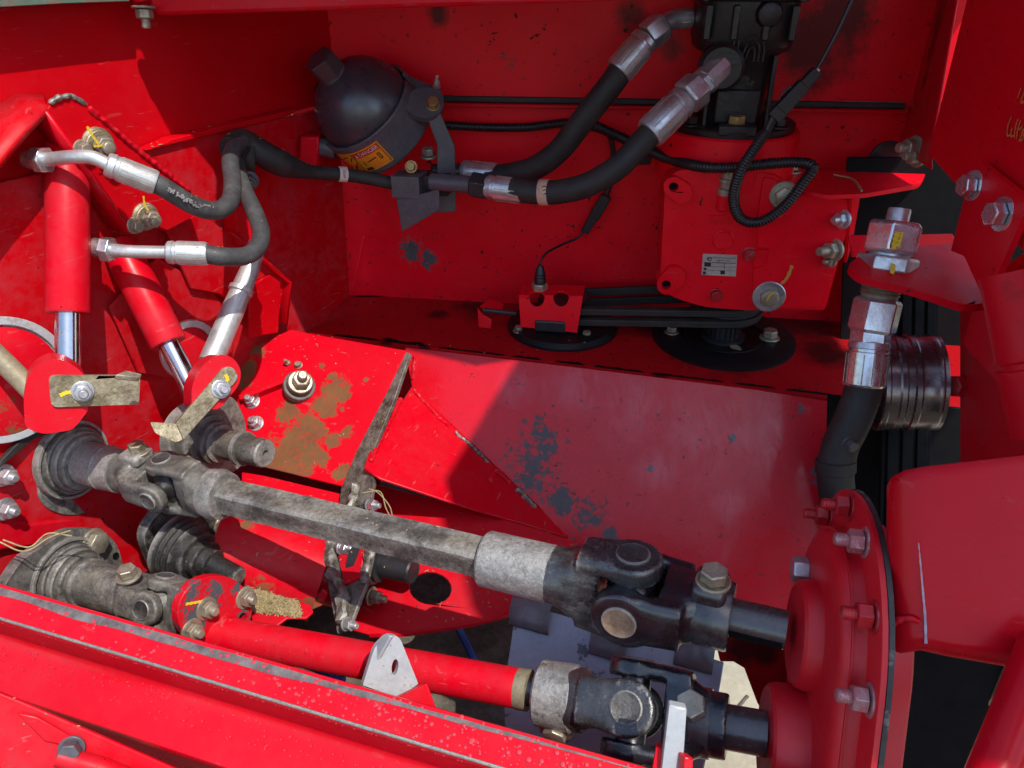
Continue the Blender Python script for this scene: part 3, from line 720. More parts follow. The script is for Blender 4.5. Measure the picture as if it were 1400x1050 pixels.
cir2 = [(262, 560), (262, 528), (272, 505), (290, 488), (306, 484), (320, 490), (330, 505), (328, 525), (300, 560)]
lug('red lug with a slanting zinc retaining plate under the slanted cylinder', U(280, 570, .78), LG2, cir2, .028,
    rnd([(236, 584, 2), (306, 502, 8), (318, 501, 8), (327, 516, 8), (250, 602, 4)], 4), LG2.off(.003), (302, 532), (Plane(U(225, 592, .74), (.1, -.72, .68)), rnd([(205, 577), (240, 579), (250, 601), (240, 605), (212, 592)], 3)), [(308, 512), (311, 518), (308, 524)])

# ================================================================== drive shafts
def yoke(parent, C, a, bdir, hub_r, L, w, t, e, mat, hub_len=.012, vox=.0016, flare=1.0, name='yoke'):
    """C joint centre, a from hub to centre, bdir the way the two arms are set apart"""
    a = a.normalized(); bd = (bdir - a * bdir.dot(a)).normalized(); c = a.cross(bd)
    m = MB()
    m.lathe(C - a * (L + hub_len), a, [(0, hub_r), (hub_len + L * .28, hub_r)], 28)
    def sec(s, hb, hc, off=0., n=20, p=3.2):
        out = []
        for i in range(n):
            q = math.tau * i / n; x, y = math.cos(q), math.sin(q)
            x = math.copysign(abs(x) ** (2 / p), x); y = math.copysign(abs(y) ** (2 / p), y)
            out.append(C + a * s + bd * (off + x * hb) + c * (y * hc))
        return out
    m.rings([sec(-L * 1.02, hub_r * .9, hub_r * .9), sec(-L * .85, hub_r * 1.1, hub_r * .95), sec(-L * .62, w + t * .75, e * .92), sec(-L * .42, w + t, e * .85)][:4])
    m2 = MB()
    for sg in (1, -1):
        m.rings([sec(-L * .75, t * 1.2, e * .85, sg * (w - t * .4)), sec(-L * .4, t * 1.05, e * .86, sg * w), sec(-e * .3, t, e * .98, sg * w), sec(e * .2, t, e * .9, sg * w)])
        m.lathe(C + bd * sg * (w - t), bd * sg, [(0, e), (t * 1.75, e), (t * 2, e * .93)], 28)
    # the fork gap is open: cut by leaving the centre empty beyond the root
    yo = m.build(name, mat, parent, remesh=vox, smooth=5)
    for sg in (1, -1):
        q = C + bd * sg * (w + t - .0016)
        MB().lathe(q, bd * sg, [(0, e * .58), (.0030, e * .58), (.0036, e * .53), (.0030, e * .47), (.0024, e * .2)], 30).build('bearing_cup', 'cup', yo)
    return yo
M['bh_black'] = worn('shade_grime_casting', (.028, .027, .027), (.10, .088, .07), gr=.7, rough=.4, metal=.1)  # grimy casting, its black deepened for the upper joint's shadow
M['cup'] = worn('bearing_cup_steel', (.10, .098, .098), (.16, .13, .10), rough=.35, metal=.5, gr=.5)
M['yoke_c'] = worn('worn_black_yoke', (.045, .046, .050), (.28, .27, .235), grease=(.010, .010, .012), rough=.22, metal=.1, gr=.6, dlo=.52, dhi=.66, edge=(.42, .40, .36), edge_amt=.8, spec=.9, bump=.35)
M['cup_tan'] = worn('rusty_bearing_cup', (.40, .25, .15), (.52, .40, .29), grease=(.12, .07, .045), rough=.6, metal=.1, gr=.5)
def cross(parent, C, b1, b2, r, w, mat):
    m = MB()
    for q in (b1.normalized(), b2.normalized()):
        m.lathe(C - q * w, q, [(0, r), (w * 2, r)], 20)
    m.lathe(C - b1.normalized() * r * 1.3, b1, [(0, r * 1.1), (r * .5, r * 1.6), (r * 2.1, r * 1.6), (r * 2.6, r * 1.1)], 20)
    return m.build('cross', mat, parent, remesh=.0018, smooth=3)

L1 = Line(U(115, 632, .815), U(1035, 852, .58))
a1 = L1.d
up1 = (V((0, 0, 1)) - a1 * a1.z).normalized()
fr1 = a1.cross(up1)
if fr1.y > 0: fr1 = -fr1
def mixdir(up, fr, deg): q = math.radians(deg); return up * math.cos(q) + fr * math.sin(q)

# ---- bearing housing of the upper shaft
bh = thing('bearing_housing', 'dusty bearing housing on a red casting holding the upper shaft, left', 'bearing housing', U(90, 700, .82))
PH = Plane(L1.pt(92), a1)
plate('casting', 'housing_red', bh, PH.off(-.008), [(-60, 590), (0, 596), (30, 590), (75, 574), (150, 566), (188, 598), (200, 640), (186, 690), (130, 712), (60, 745), (0, 752), (-60, 770)], .02, bevel=.004)
plate('casting_rim', 'housing_red', bh, PH.off(-.002), [(-60, 690), (0, 705), (40, 716), (100, 708), (160, 696), (186, 690), (130, 714), (60, 746), (0, 754), (-60, 772)], .012, bevel=.003)
plate('bearing_plate', 'cast_grey', bh, PH, rnd([(47, 612), (82, 574), (158, 570), (180, 600), (187, 650), (155, 692), (95, 708), (55, 692)], 22), .012, bevel=.002)
def seat(parent, line, x0, k, mat='cast_grey', n=48):
    p = line.pt(x0); d = line.d
    MB().lathe(p, d, [(-.006 * k, .0425 * k), (.001 * k, .0430 * k), (.003 * k, .0425 * k), (.003 * k, .0395 * k), (.0005 * k, .0390 * k), (.0005 * k, .0370 * k), (.006 * k, .0365 * k), (.0075 * k, .0355 * k), (.0075 * k, .0335 * k)], n).build('outer_ring', mat, parent, angle=25)
    MB().lathe(p + d * .004 * k, d, [(0, .0325 * k), (.009 * k, .0325 * k), (.011 * k, .0315 * k), (.011 * k, .0300 * k), (.015 * k, .0295 * k), (.0165 * k, .0275 * k), (.0165 * k, .02 * k)], n).build('collar', mat, parent, angle=25)
seat(bh, L1, 100, 1.0)
bolt(bh, PH.off(.002).at(5, 650), a1, .0085, stub=.005); bolt(bh, PH.off(.002).at(7, 696), a1, .0085, stub=.005)
plate('seal_strip', 'rubber', bh, PH.off(.010), [(40, 590), (70, 578), (120, 562), (127, 567), (75, 590), (45, 602), (0, 640), (0, 632)], .006)
# ---- upper drive shaft
d1 = thing('drive_shaft', 'upper drive shaft: dusty square tube with a universal joint at each end', 'drive shaft', L1.pt(640))
J1 = L1.pt(232); J2 = L1.pt(862)
MB().lathe(L1.pt(108), a1, [(0, .0228), ((L1.t(168) - L1.t(108)), .0228)], 36).build('hub', 'cast_grey', d1)
MB().lathe(L1.pt(143), a1, [(0, .0228), (.001, .0238), (.004, .0238), (.005, .0228)], 36).build('hub_band', 'shaft_grey', d1)
fA = mixdir(up1, fr1, 92); fB = mixdir(up1, fr1, 2)
yoke(d1, J1, a1, fA, .0215, .050, .0245, .0050, .0165, 'cast_grey')
yoke(d1, J1, -a1, fB, .020, .050, .0245, .0050, .0165, 'cast_grey')
cross(d1, J1, fA, fB, .0085, .022, 'bh_black')
# clamp bolt on the hub
bolt(d1, L1.pt(193) + up1 * .026 - fr1 * .006, up1, .0085, h=.008, mat='yellow_zinc')
MB().box(L1.pt(190) + up1 * .022 - fr1 * .004, a1 * .013, fr1 * .013, up1 * .006).build('clamp_boss', 'cast_grey', d1, bevel=.004)
# square tube
p0, p1_ = L1.pt(292), L1.pt(672)
s = .0137
b = MB()
uu, vv = mixdir(up1, fr1, 4), mixdir(up1, fr1, 94)
nn = 60
rs = []
for i in range(nn + 1):
    c = p0.lerp(p1_, i / nn)
    rs.append([c + uu * (s * x) + vv * (s * y) for x, y in ((1, -.8), (1, 0), (1, .8), (.8, 1), (0, 1), (-.8, 1), (-1, .8), (-1, 0), (-1, -.8), (-.8, -1), (0, -1), (.8, -1))])
b.rings(rs); b.jitter(.0006, 90)
b.build('square_tube', 'shaft_grey', d1, angle=30)
MB().lathe(L1.pt(288), a1, [(0, .024), (.008, .0255), (.018, .0235), (.019, .020)], 36).jitter(.0008, 120).build('tube_collar', 'cast_grey', d1)
# socket tube over the square one
b = MB().lathe(L1.pt(664), a1, [(.03, .014), (0, .0155), (-.001, .0225), (.0008, .0238), (L1.t(775) - L1.t(664), .0240)], 44)
b.build('socket_tube', 'socket_grey', d1)
fC = mixdir(up1, fr1, -6); fD = mixdir(up1, fr1, 84)
yc = yoke(d1, J2, a1, fC, .0245, .055, .0290, .0078, .0235, 'yoke_c')
yd = yoke(d1, J2, -a1, fD, .0235, .060, .0290, .0078, .0235, 'black_oil')
for o in bpy.data.objects:
    if o.parent == yd and o.name.startswith('bearing_cup'): o.data.materials[0] = M['cup_tan']; break
cross(d1, J2, fC, fD, .012, .027, 'black_oil')
MB().lathe(L1.pt(948), a1, [(-.006, .020), (0, .0255), (.002, .0265), (L1.t(997) - L1.t(948), .0265), (L1.t(1000) - L1.t(948), .0255), (L1.t(1000) - L1.t(948), .014)], 40).build('shaft_collar', 'black_oil', d1)
MB().box(L1.pt(968) + up1 * .024, a1 * .013, fr1 * .016, up1 * .010).build('bolt_boss', 'black_oil', d1, bevel=.006, segs=3)
bolt(d1, L1.pt(971) + up1 * .033 + fr1 * .002, up1, .0105, h=.009, mat='yellow_zinc', washer=1.25)
st_l = L1.t(1075) - L1.t(998)
MB().lathe(L1.pt(998), a1, [(0, .0146), (st_l, .0146)], 36).build('stub_shaft', 'black_oil', d1)
MB().box(L1.pt(1036) + mixdir(up1, fr1, 100) * .0142, a1 * .019, mixdir(up1, fr1, 10) * .0032, mixdir(up1, fr1, 100) * .0012).build('keyway', 'void', d1)
# ---- lower drive shaft, left end
L3 = Line(U(88, 788, .785), U(300, 846, .725))
bh2 = thing('bearing_housing', 'grey flanged bearing housing behind the front beam, lower left', 'bearing housing', U(80, 830, .79))
PH2 = Plane(L3.pt(92), L3.d)
plate('bearing_plate', 'cast_grey', bh2, PH2, rnd([(0, 810), (30, 765), (95, 724), (140, 724), (162, 745), (172, 790), (165, 830), (150, 860), (20, 860)], 14), .012, bevel=.002)
seat(bh2, L3, 93, .98)
bolt(bh2, PH2.at(127, 741), L3.d, .0125, h=.008, mat='bolt_dull', washer=1.2); bolt(bh2, PH2.at(75, 763), L3.d, .006, mat='bolt_dull', washer=1.2)
MB().lathe(PH2.off(.0005).at(158, 760), L3.d, [(0, .004), (.0008, .004), (.0002, .003)], 16).build('grease_hole', 'void', bh2)
L2 = Line(U(300, 866, .745), U(1045, 1003, .575))
a2 = L2.d; up2 = (V((0, 0, 1)) - a2 * a2.z).normalized(); fr2 = a2.cross(up2)
if fr2.y > 0: fr2 = -fr2
d2 = thing('drive_shaft', 'lower drive shaft: red round tube with oily black joint at its right end', 'drive shaft', L2.pt(560))
up3 = (V((0, 0, 1)) - L3.d * L3.d.z).normalized(); fr3 = L3.d.cross(up3)
if fr3.y > 0: fr3 = -fr3
J3 = L3.pt(222)
MB().lathe(L3.pt(104), L3.d, [(0, .0235), (.014, .0235), (.015, .0247), (.019, .0247), (.020, .0230), (L3.t(180) - L3.t(104), .0225)], 40).build('hub', 'cast_grey', d2)
g1, g2 = mixdir(up3, fr3, 60), mixdir(up3, fr3, -30)
yoke(d2, J3, L3.d, g1, .0225, .040, .021, .0052, .0165, 'cast_grey'); yoke(d2, J3, -L3.d, g2, .0205, .036, .021, .0052, .0165, 'cast_grey'); cross(d2, J3, g1, g2, .0095, .02, 'cast_grey')
bolt(d2, L3.pt(186) + up3 * .026, up3, .009, h=.008, mat='bolt_dull')
# worn red flange plate with slots
PF = Plane(L3.pt(284), (L3.d + V((.05, -.22, .12))).normalized())
cx, cy = 294, 836
fo = ell(cx, cy, 52, 48, 30, -.5)
M['flange_red'] = red('red_paint_worn_flange', rough=.4, dust=.3, specks=.3, scratch=.6, chips=[(PF.off(.004).at(x, y), r_) for x, y, r_ in ((268, 842, .016), (290, 812, .012), (334, 846, .010), (262, 815, .010), (322, 805, .006), (306, 860, .008))])
fl = plate('flange', 'flange_red', d2, PF.off(.004), fo, .010, holes=[ell(332, 848, 6, 10, 12, .3)], bevel=.001)
plate('flange_back', 'cast_grey', d2, PF.off(-.007), ell(cx - 4, cy - 2, 48, 46, 30, -.5), .008, bevel=.001)
for x, y in ((282, 832), (335, 817), (262, 862)): bolt(d2, PF.off(.004).at(x, y), PF.n, .0085, h=.006, stub=.004, mat='bolt_dull')
stroke(d2, PF.off(.004), [(254, 826), (266, 824), (276, 822)], .0025, 'yellow')
# red tube
tl = L2.t(722) - L2.t(296)
MB().lathe(L2.pt(296), a2, [(-.012, .026), (0, .0225), (.012, .0168), (tl - .022, .0163), (tl - .001, .0163), (tl, .0157), (tl, .013)], 40).build('tube', 'tube_red', d2)
MB().lathe(L2.pt(708), a2, [(0, .0164), (.001, .0167), (L2.t(722) - L2.t(708) + .001, .0167), (L2.t(722) - L2.t(708) + .0015, .0155)], 40).build('bare_tube_end', 'tan', d2)
MB().lathe(L2.pt(720), a2, [(0, .0125), (.03, .0125)], 28).build('inner_shaft', 'black_oil', d2)
MB().lathe(L2.pt(736), a2, [(0, .012), (0, .0235), (.002, .0258), (L2.t(785) - L2.t(736), .0268), (L2.t(795) - L2.t(736), .022)], 40).build('hub', 'socket_grey', d2)
J4 = L2.pt(866)
h1, h2 = mixdir(up2, fr2, 38), mixdir(up2, fr2, -52)
yoke(d2, J4, a2, h1, .0250, .053, .0285, .0066, .0215, 'yoke_c'); yoke(d2, J4, -a2, h2, .024, .060, .030, .0066, .0225, 'black_oil'); cross(d2, J4, h1, h2, .012, .027, 'black_oil')
bolt(d2, L2.pt(764) - up2 * .020 + fr2 * .016, fr2 - up2 * .2, .010, h=.006, mat='bolt_dull', washer=1.5)
MB().lathe(L2.pt(945), a2, [(-.01, .018), (0, .0255), (L2.t(972) - L2.t(945), .0255), (L2.t(974) - L2.t(945), .015)], 36).build('shaft_collar', 'black_oil', d2)
bolt(d2, L2.pt(948) + mixdir(up2, fr2, 20) * .027, mixdir(up2, fr2, 20), .0115, h=.010, mat='bolt_dull', washer=0)
MB().lathe(L2.pt(972), a2, [(0, .0165), (L2.t(1050) - L2.t(972), .0165)], 36).build('stub_shaft', 'black_oil', d2)

# ---- second bearing and short output stub
L5 = Line(U(275, 600, .86), U(370, 622, .815))
sb = thing('output_stub', 'dusty splined output stub in a grey bearing, right of the zinc plates', 'shaft stub', U(300, 640, .85))
MB().lathe(L5.pt(268), L5.d, [(-.01, .040), (.004, .040), (.006, .034), (.020, .034), (.022, .030), (.026, .030), (.027, .024), (.034, .024), (.036, .021), (.040, .021), (.041, .0165)], 44).build('bearing', 'cast_grey', sb, angle=25)
MB().lathe(L5.pt(318), L5.d, [(-.02, .0165), (.012, .0165), (.013, .019), (.018, .019), (.019, .0155), (.046, .0155), (.048, .0140), (.048, .004), (.044, .003)], 40).build('stub', 'shaft_grey', sb, angle=25)
plate('bearing_plate', 'cast_grey', sb, Plane(L5.pt(266), L5.d), rnd([(262, 600), (285, 545), (320, 540), (338, 580), (332, 640), (290, 655)], 14), .01)
# ---- black flange bearing with stepped boot
L6 = Line(U(250, 750, .83), U(352, 803, .795))
bb = thing('stepped_bearing', 'black and grey stepped bearing cone half in the shadow of the upper joint', 'bearing', U(250, 800, .83))
plate('flange', 'bh_black', bb, Plane(L6.pt(226), L6.d), rnd([(194, 735), (215, 700), (255, 690), (300, 700), (325, 712), (322, 760), (290, 812), (225, 812)], 16), .012)
MB().lathe(L6.pt(240), L6.d, [(0, .037), (.005, .037), (.007, .035), (.010, .036), (.013, .033), (.016, .034), (.019, .031), (.022, .032), (.026, .027), (.034, .026), (.035, .021), (.044, .0205), (.045, .016), (.054, .0155), (.055, .0115), (.088, .011), (.090, .009)], 44).build('boot', 'bh_black', bb, angle=25)
bolt(bb, Plane(L6.pt(226), L6.d).at(240, 738), L6.d, .011, h=.007, mat='bolt_dull', washer=1.5); bolt(bb, Plane(L6.pt(226), L6.d).at(304, 716), L6.d, .0105, h=.007, mat='bolt_dull', washer=1.3)
# ---- red feed drum and its far end
L7 = Line(U(318, 756, .885), U(452, 792, .905))
dr = thing('feed_drum', 'scuffed red cylindrical drum under the square shaft', 'drum', U(385, 830, .88))
MB().lathe(L7.pt(318), L7.d, [(-.02, .02), (-.02, .0515), (L7.t(440) - L7.t(318), .0515), (L7.t(440) - L7.t(318), .0485), (.02, .0485)], 64).build('drum_shell', 'drum', dr, angle=40)
MB().lathe(L7.pt(318), L7.d, [(.01, .03), (.14, .03)], 24).build('drum_core', 'red', dr)
MB().poly([U(*q) for q in ((428, 818, .86), (440, 806, .86), (449, 811, .86), (441, 828, .86), (422, 836, .86))], V((0, .004, 0))).build('drum_tongue', 'drum', dr, bevel=.001)
# black stub right of the end plate
L8 = Line(U(500, 766, .875), U(582, 785, .845))
bs = thing('black_stub', 'black stepped shaft stub right of the muddy end plate', 'shaft stub', U(510, 800, .88))
MB().lathe(L8.pt(498), L8.d, [(-.004, .030), (.006, .030), (.007, .026), (.013, .026), (.014, .024), (.019, .024), (.020, .0205), (.025, .0205), (.026, .0148), (.063, .0145), (.065, .013)], 40).build('stub', 'black', bs, angle=25)
bolt(bs, U(508, 815, .86), L8.d, .008, stub=.008, mat='bolt_dull')
MB().lathe(L8.pt(500) - V((0, 0, .03)), L8.d, [(-.01, .024), (.004, .024), (.006, .018)], 30).build('seal', 'rubber', bs)
# ---- chaff covered ledge
ch = thing('ledge_tray', 'small red ledge heaped with dry chaff below the drum', 'tray', U(385, 845, .80))
CP = plane3(U(345, 805, .82), U(432, 832, .79), U(370, 860, .77))
plate('ledge', 'red_dirty', ch, CP, [(335, 800), (425, 826), (428, 836), (418, 845), (392, 845), (372, 860), (345, 850)], .003)
b = MB()
for i in range(1500):
    u, v_ = random.random(), random.random()
    x = 342 + 66 * u + 4 * v_; y = 806 + 20 * u + (32 - 14 * u) * v_
    p = CP.at(x, y) + CP.n * random.uniform(.0005, .004)
    q = random.uniform(0, 6.28); w_ = V((math.cos(q), math.sin(q), random.uniform(-.4, .4))) * random.uniform(.0015, .004)
    z = CP.n.cross(w_).normalized() * .0005
    b.add([p - w_ - z, p + w_ - z, p + w_ + z, p - w_ + z], [[0, 1, 2, 3]])
cf = b.build('chaff', 'chaff', ch); cf['kind'] = 'stuff'

# ================================================================== front beam
bz = -.478
BP = plane3(U(0, 800, .67), U(866, 1046, .525), U(0, 849, .645))
bm_t = thing('front_beam', 'wet red channel beam across the front edge, worn bare along its back', 'beam', BP.at(430, 950))
f0, f1 = BP.at(-260, 726), BP.at(1180, 1135)
n0, n1 = BP.at(-260, 768), BP.at(1180, 1214)
ax = (f1 - f0).normalized()
wdt = (n0 - f0) - ax * (n0 - f0).dot(ax)
W = wdt.length; wd = wdt.normalized(); nb_ = wd.cross(ax)
if nb_.z < 0: nb_ = -nb_
def bpt(s_, u, h): return f0 + ax * s_ + wd * (W * u) + nb_ * h
LB = (f1 - f0).length
def sweep(prof, name, mat, solid, bev=0, nseg=40):
    rows = [[bpt(LB * i / nseg, u, h) for u, h in prof] for i in range(nseg + 1)]
    return MB().grid(rows).build(name, mat, bm_t, solid=solid, angle=60)
sweep([(.0, -.022), (.0, -.003), (.04, 0), (.5, 0), (.96, 0), (1.0, -.002), (1.0, -.006)], 'top_flange', 'beam', .004)
sweep([(.80, -.003), (.78, -.012), (.76, -.040), (.80, -.052), (.92, -.060), (1.3, -.064), (2.45, -.068), (2.5, -.072)], 'web', 'beam', .004)
sweep([(2.40, -.074), (2.15, -.080), (2.0, -.10), (2.0, -.74)], 'lower_shade_skirt', 'beam', .004)  # skirt added under the beam to block skylight from the front
# bare worn stripe along the back edge of the top flange, where paint is gone
k = Mat('bare_worn_edge')
nz = k.noise(14, 6, .7)
k.bump(k.noise(120, 5), .4, .001)
M['bare'] = k.set(k.mix(k.ramp(k.noise(70, 6, .7), .35, .65), (.10, .085, .085), (.24, .21, .20)), .5, .3)
rows = []
for i in range(121):
    s_ = LB * i / 120
    e0 = .10 + .05 * noise.noise(V((s_ * 26, 0, 0))); e1 = .36 + .10 * noise.noise(V((s_ * 17, 4, 0))) - .24 * max(0, (i - 62) / 40)
    e1 = max(e0 + .015, e1)
    rows.append([bpt(s_, e0, .0023), bpt(s_, (e0 + e1) / 2, .0024), bpt(s_, e1, .0023)])
MB().grid(rows[:104]).build('bare_stripe', 'bare', bm_t)
rows = []
for i in range(161):
    s_ = LB * i / 160
    rows.append([bpt(s_, .985 + .004 * noise.noise(V((s_ * 60, 1, 0))), .0023), bpt(s_, 1.035, .0006), bpt(s_, 1.04, -.0062)])
MB().grid(rows).build('grimy_edge', 'mudweld', bm_t, solid=.0008)
# rain drops
b = MB()
ico = bmesh.new(); bmesh.ops.create_icosphere(ico, subdivisions=1, radius=1); IV = [v.co.copy() for v in ico.verts]; IF = [[v.index for v in f.verts] for f in ico.faces]; ico.free()
for i in range(800):
    s_ = random.uniform(.16, LB * .93); u = random.uniform(.04, .95)
    dens = min(1, max(.12, (s_ / LB - .25) * 2.2))
    if random.random() > dens: continue
    r = random.choice((.0005, .0006, .0008, .001, .0013, .0018)) * random.uniform(.7, 1.2)
    c = bpt(s_, u, .0020)
    b.add([c + ax * (v.x * r) + wd * (v.y * r) + nb_ * (v.z * r * .55 + r * .2) for v in IV], IF)
for i in range(420):
    s_ = random.uniform(.16, LB * .93); r = random.uniform(.0007, .0014)
    c = bpt(s_, 1.045, -.004)
    b.add([c + ax * (v.x * r) + wd * (v.y * r) + nb_ * (v.z * r * 1.3) for v in IV], IF)
for i in range(260):
    s_ = random.uniform(.2, LB * .9); u = random.uniform(.95, 1.8); r = random.uniform(.0004, .0009)
    c = bpt(s_, u, -.0605 - .004 * max(0, (u - .95)) + .0016)
    b.add([c + ax * (v.x * r) + wd * (v.y * r) + nb_ * (v.z * r * .6) for v in IV], IF)
wdp = b.build('water_drops', 'water', bm_t); wdp['kind'] = 'stuff'
# lower left corner under the beam
lc = thing('lower_frame', 'red frame corner with a dark bolt below the front beam', 'frame', U(90, 1040, .56))
LC = Plane(U(90, 1010, .615), (.25, -.85, .45))
plate('frame_plate', 'red_dirty', lc, LC, [(-120, 900), (30, 960), (260, 1060), (300, 1150), (-120, 1150)], .004)
plate('frame_patch', 'gus_red', lc, LC.off(.004), [(22, 975), (50, 980), (105, 1012), (95, 1022), (60, 1014)], .003)
bolt(lc, LC.off(.003).at(98, 1023), LC.n, .0085, h=.009, mat='dark_steel', washer=1.2)
MB().tube([LC.off(.008).at(80, 1034), LC.off(.008).at(140, 1050), LC.off(.008).at(200, 1075)], .008, 14).build('frame_rod', 'red_dirty', lc)
# grey tabs welded to the beam side
t1 = thing('grey_tab', 'grey rounded tab with an oval slot standing behind the beam', 'tab', U(540, 950, .64))
TP = Plane(U(535, 915, .635), (.45, -.75, .48))
plate('tab', 'galv', t1, TP, rnd([(496, 937, 2), (512, 885, 8), (530, 867, 14), (546, 870, 8), (572, 935, 2), (545, 954, 2)], 3), .006, holes=[ell(540, 912, 4.5, 11, 14, .12)])
plate('tab_side', 'galv', t1, Plane(U(512, 915, .632), (-.75, -.55, .35)), [(495, 937), (511, 884), (528, 867), (534, 870), (514, 905), (508, 946)], .004)
plate('tab_foot', 'tube_red', t1, Plane(U(572, 950, .625), (.2, -.8, .55)), [(540, 956), (584, 934), (596, 968), (600, 985), (545, 975)], .006)
t2 = thing('grey_tab', 'narrow grey upright tab with chipped paint at the bottom of the picture', 'tab', U(920, 1050, .50))
plate('tab', 'galv', t2, Plane(U(925, 1000, .505), (-.1, -.9, .4)), [(915, 964), (939, 969), (931, 1090), (900, 1090)], .008, bevel=.0012)
plate('tab_edge', 'beam', t2, Plane(U(945, 1040, .50), (.3, -.8, .5)), [(936, 1034), (948, 1036), (946, 1090), (934, 1090)], .008)
plate('tab_foot', 'red', t2, Plane(U(902, 1030, .515), (-.2, -.8, .5)), [(897, 1020), (905, 1022), (902, 1090), (885, 1090)], .008)

# ================================================================== blue grey plate with clips
gp = thing('grey_plate', 'blue grey wet plate with three dark clips under the joints', 'plate', U(840, 900, .74))
GPZ = plane3(U(705, 830, .80), U(985, 905, .735), U(690, 950, .752))
plate('plate', 'bluegrey', gp, GPZ, [(706, 824), (760, 838), (990, 905), (974, 1000), (960, 1060), (690, 1000), (688, 950)], .003)
for cx, cy, w_ in ((727, 838, 26), (834, 876, 24), (951, 890, 26)):
    q0 = GPZ.at(cx - w_, cy - 10); q1 = GPZ.at(cx + w_, cy + 4); dd = (q1 - q0)
    tdir = (GPZ.at(cx, cy + 22) - GPZ.at(cx + 5, cy - 12)).normalized()
    L_ = .030
    rows = []
    for t_, h_ in ((-.012, .003), (-.004, .009), (.004, .0105), (.012, .0095), (.018, .0065), (.0195, .0015)):
        rows.append([q0 + tdir * t_ + GPZ.n * h_, q1 + tdir * t_ + GPZ.n * h_])
    MB().grid(rows).build('clip', 'clip', gp, solid=.0025, angle=50)
# dark red bracket by the flange
rb = thing('corner_bracket', 'dark red bracket with flaking paint beside the round gear case', 'bracket', U(1040, 960, .68))
M['red_flake'] = red('red_paint_flaking', rough=.4, specks=1., grease=[(U(1015, 885, .68), .022), (U(1045, 890, .68), .018)], base=(.40, .004, .008))
plate('plate', 'red_flake', rb, Plane(U(1040, 900, .68), (-.1, -.85, .5)), [(975, 862), (1080, 850), (1090, 980), (1050, 985), (1036, 962), (1018, 914), (1003, 905), (985, 905)], .004)

# ================================================================== round gear case and guard, right
gc = thing('gear_case', 'round red gear case with bolted flange driven by both shafts', 'gear case', L1.pt(1130) - V((0, 0, .12)))
ag = (CR * .978 - CU * .10 - CF * .175).normalized()
c1_ = L1.pt(1089); c2_ = U(1072, 1020, .575)
c2_ = c2_ - ag * (c2_ - c1_).dot(ag)
dn = (c2_ - c1_).normalized(); sd = ag.cross(dn); hl = (c2_ - c1_).length
def stad(off, r, n=22, extra=0.):
    base = c1_ + ag * off
    out = []
    for i in range(n + 1):
        q = math.pi * i / n
        out.append(base - dn * (math.sin(q) * r) + sd * (math.cos(q) * r))
    for i in range(n + 1):
        q = math.pi + math.pi * i / n
        out.append(base + dn * (hl) - dn * (math.sin(q) * r) + sd * (math.cos(q) * r))
    return out
X = lambda x: (x - 1089) * .00057 * (.78 if x > 1112 else 1.)
MB().rings([stad(X(1113), .045), stad(X(1113), .063), stad(X(1115), .071), stad(X(1119), .0765), stad(X(1127), .0795), stad(X(1138), .080), stad(X(1147), .081), stad(X(1151), .084)]).build('case_body', 'red_case', gc, angle=50)
MB().rings([stad(X(1149), .109), stad(X(1150.5), .110), stad(X(1158), .110), stad(X(1159), .109)]).build('case_flange', 'red_case', gc, angle=40)
M['gasket'] = paint('worn_gasket_edge', (.035, .03, .03), .5, .6, .7, (.42, .36, .34), 0, .3, 120, dlo=.6, dhi=.66, dscale=18)
MB().rings([stad(X(1158.5), .109), stad(X(1159), .1106), stad(X(1166), .1106), stad(X(1166.5), .109)]).build('gasket', 'gasket', gc)
MB().rings([stad(X(1165), .0885), stad(X(1205), .0875), stad(X(1213), .080), stad(X(1216), .05)]).build('back_shell', 'red_case', gc, angle=50)
MB().rings([stad(X(1128), .0790), stad(X(1128.5), .0812), stad(X(1131), .0812), stad(X(1131.5), .0790)], True, False).build('parting_line', 'red_case', gc)
def boss(c, r, x0, x1, name='boss'):
    l0 = X(x0); l1 = X(x1)
    c = c - ag * (c - c1_).dot(ag)
    MB().lathe(c, ag, [(l0, .016), (l0, r * .90), (l0 + .002, r * .96), (l0 + .007, r), (l1, r * 1.01)], 48).build(name, 'red_case', gc, angle=30)
boss(c1_, .0400, 1086, 1122); boss(U(1066, 1012, .575), .041, 1064, 1122)
M['bolt_mix'] = paint('half_painted_bolt', (.50, .30, .31), .32, .3, .6, (.45, .03, .04), .5, .2, 120, dlo=.46, dhi=.52, dscale=90)
sv = sd if px(c1_ + sd * .1)[0] > px(c1_)[0] else -sd
for th_, R_, k_, m_ in ((1, .0985, 0, 'bolt_red'), (30, .0965, 0, 'bolt_mix'), (62, .097, 0, 'bolt_red'), (92, .096, 0, 'bolt_mix'), (98, .096, 1, 'bolt_red'), (-35, .097, 0, 'bolt_red')):
    q = math.radians(th_)
    p = c1_ + ag * X(1149) + dn * (hl * k_) + (-dn * math.cos(q) + sv * math.sin(q)) * R_
    bolt(gc, p, -ag, .0082, h=.009, stub=.007, mat=m_, washer=1.3)
for (x, y, d_, m_) in ((1104, 780, .575, 'zinc'), (1098, 882, .55, 'bolt_red'), (1092, 968, .55, 'bolt_red')):
    p = U(x, y, d_); p = CO + (p - CO) * (((c1_ + ag * X(1113)) - CO).dot(ag) / (p - CO).dot(ag))
    bolt(gc, p, -ag, .0105, h=.012, mat=m_, washer=0)
gd = thing('guard_box', 'bent red sheet guard with rounded edge in front of the gear case, right', 'guard', U(1300, 900, .46))
cols = [(1222, 700, 912, .520), (1217, 680, 905, .505), (1217, 664, 897, .492), (1223, 652, 893, .482), (1237, 643, 889, .475), (1264, 638, 885, .470), (1300, 634, 893, .464), (1400, 622, 910, .452), (1500, 610, 925, .445)]
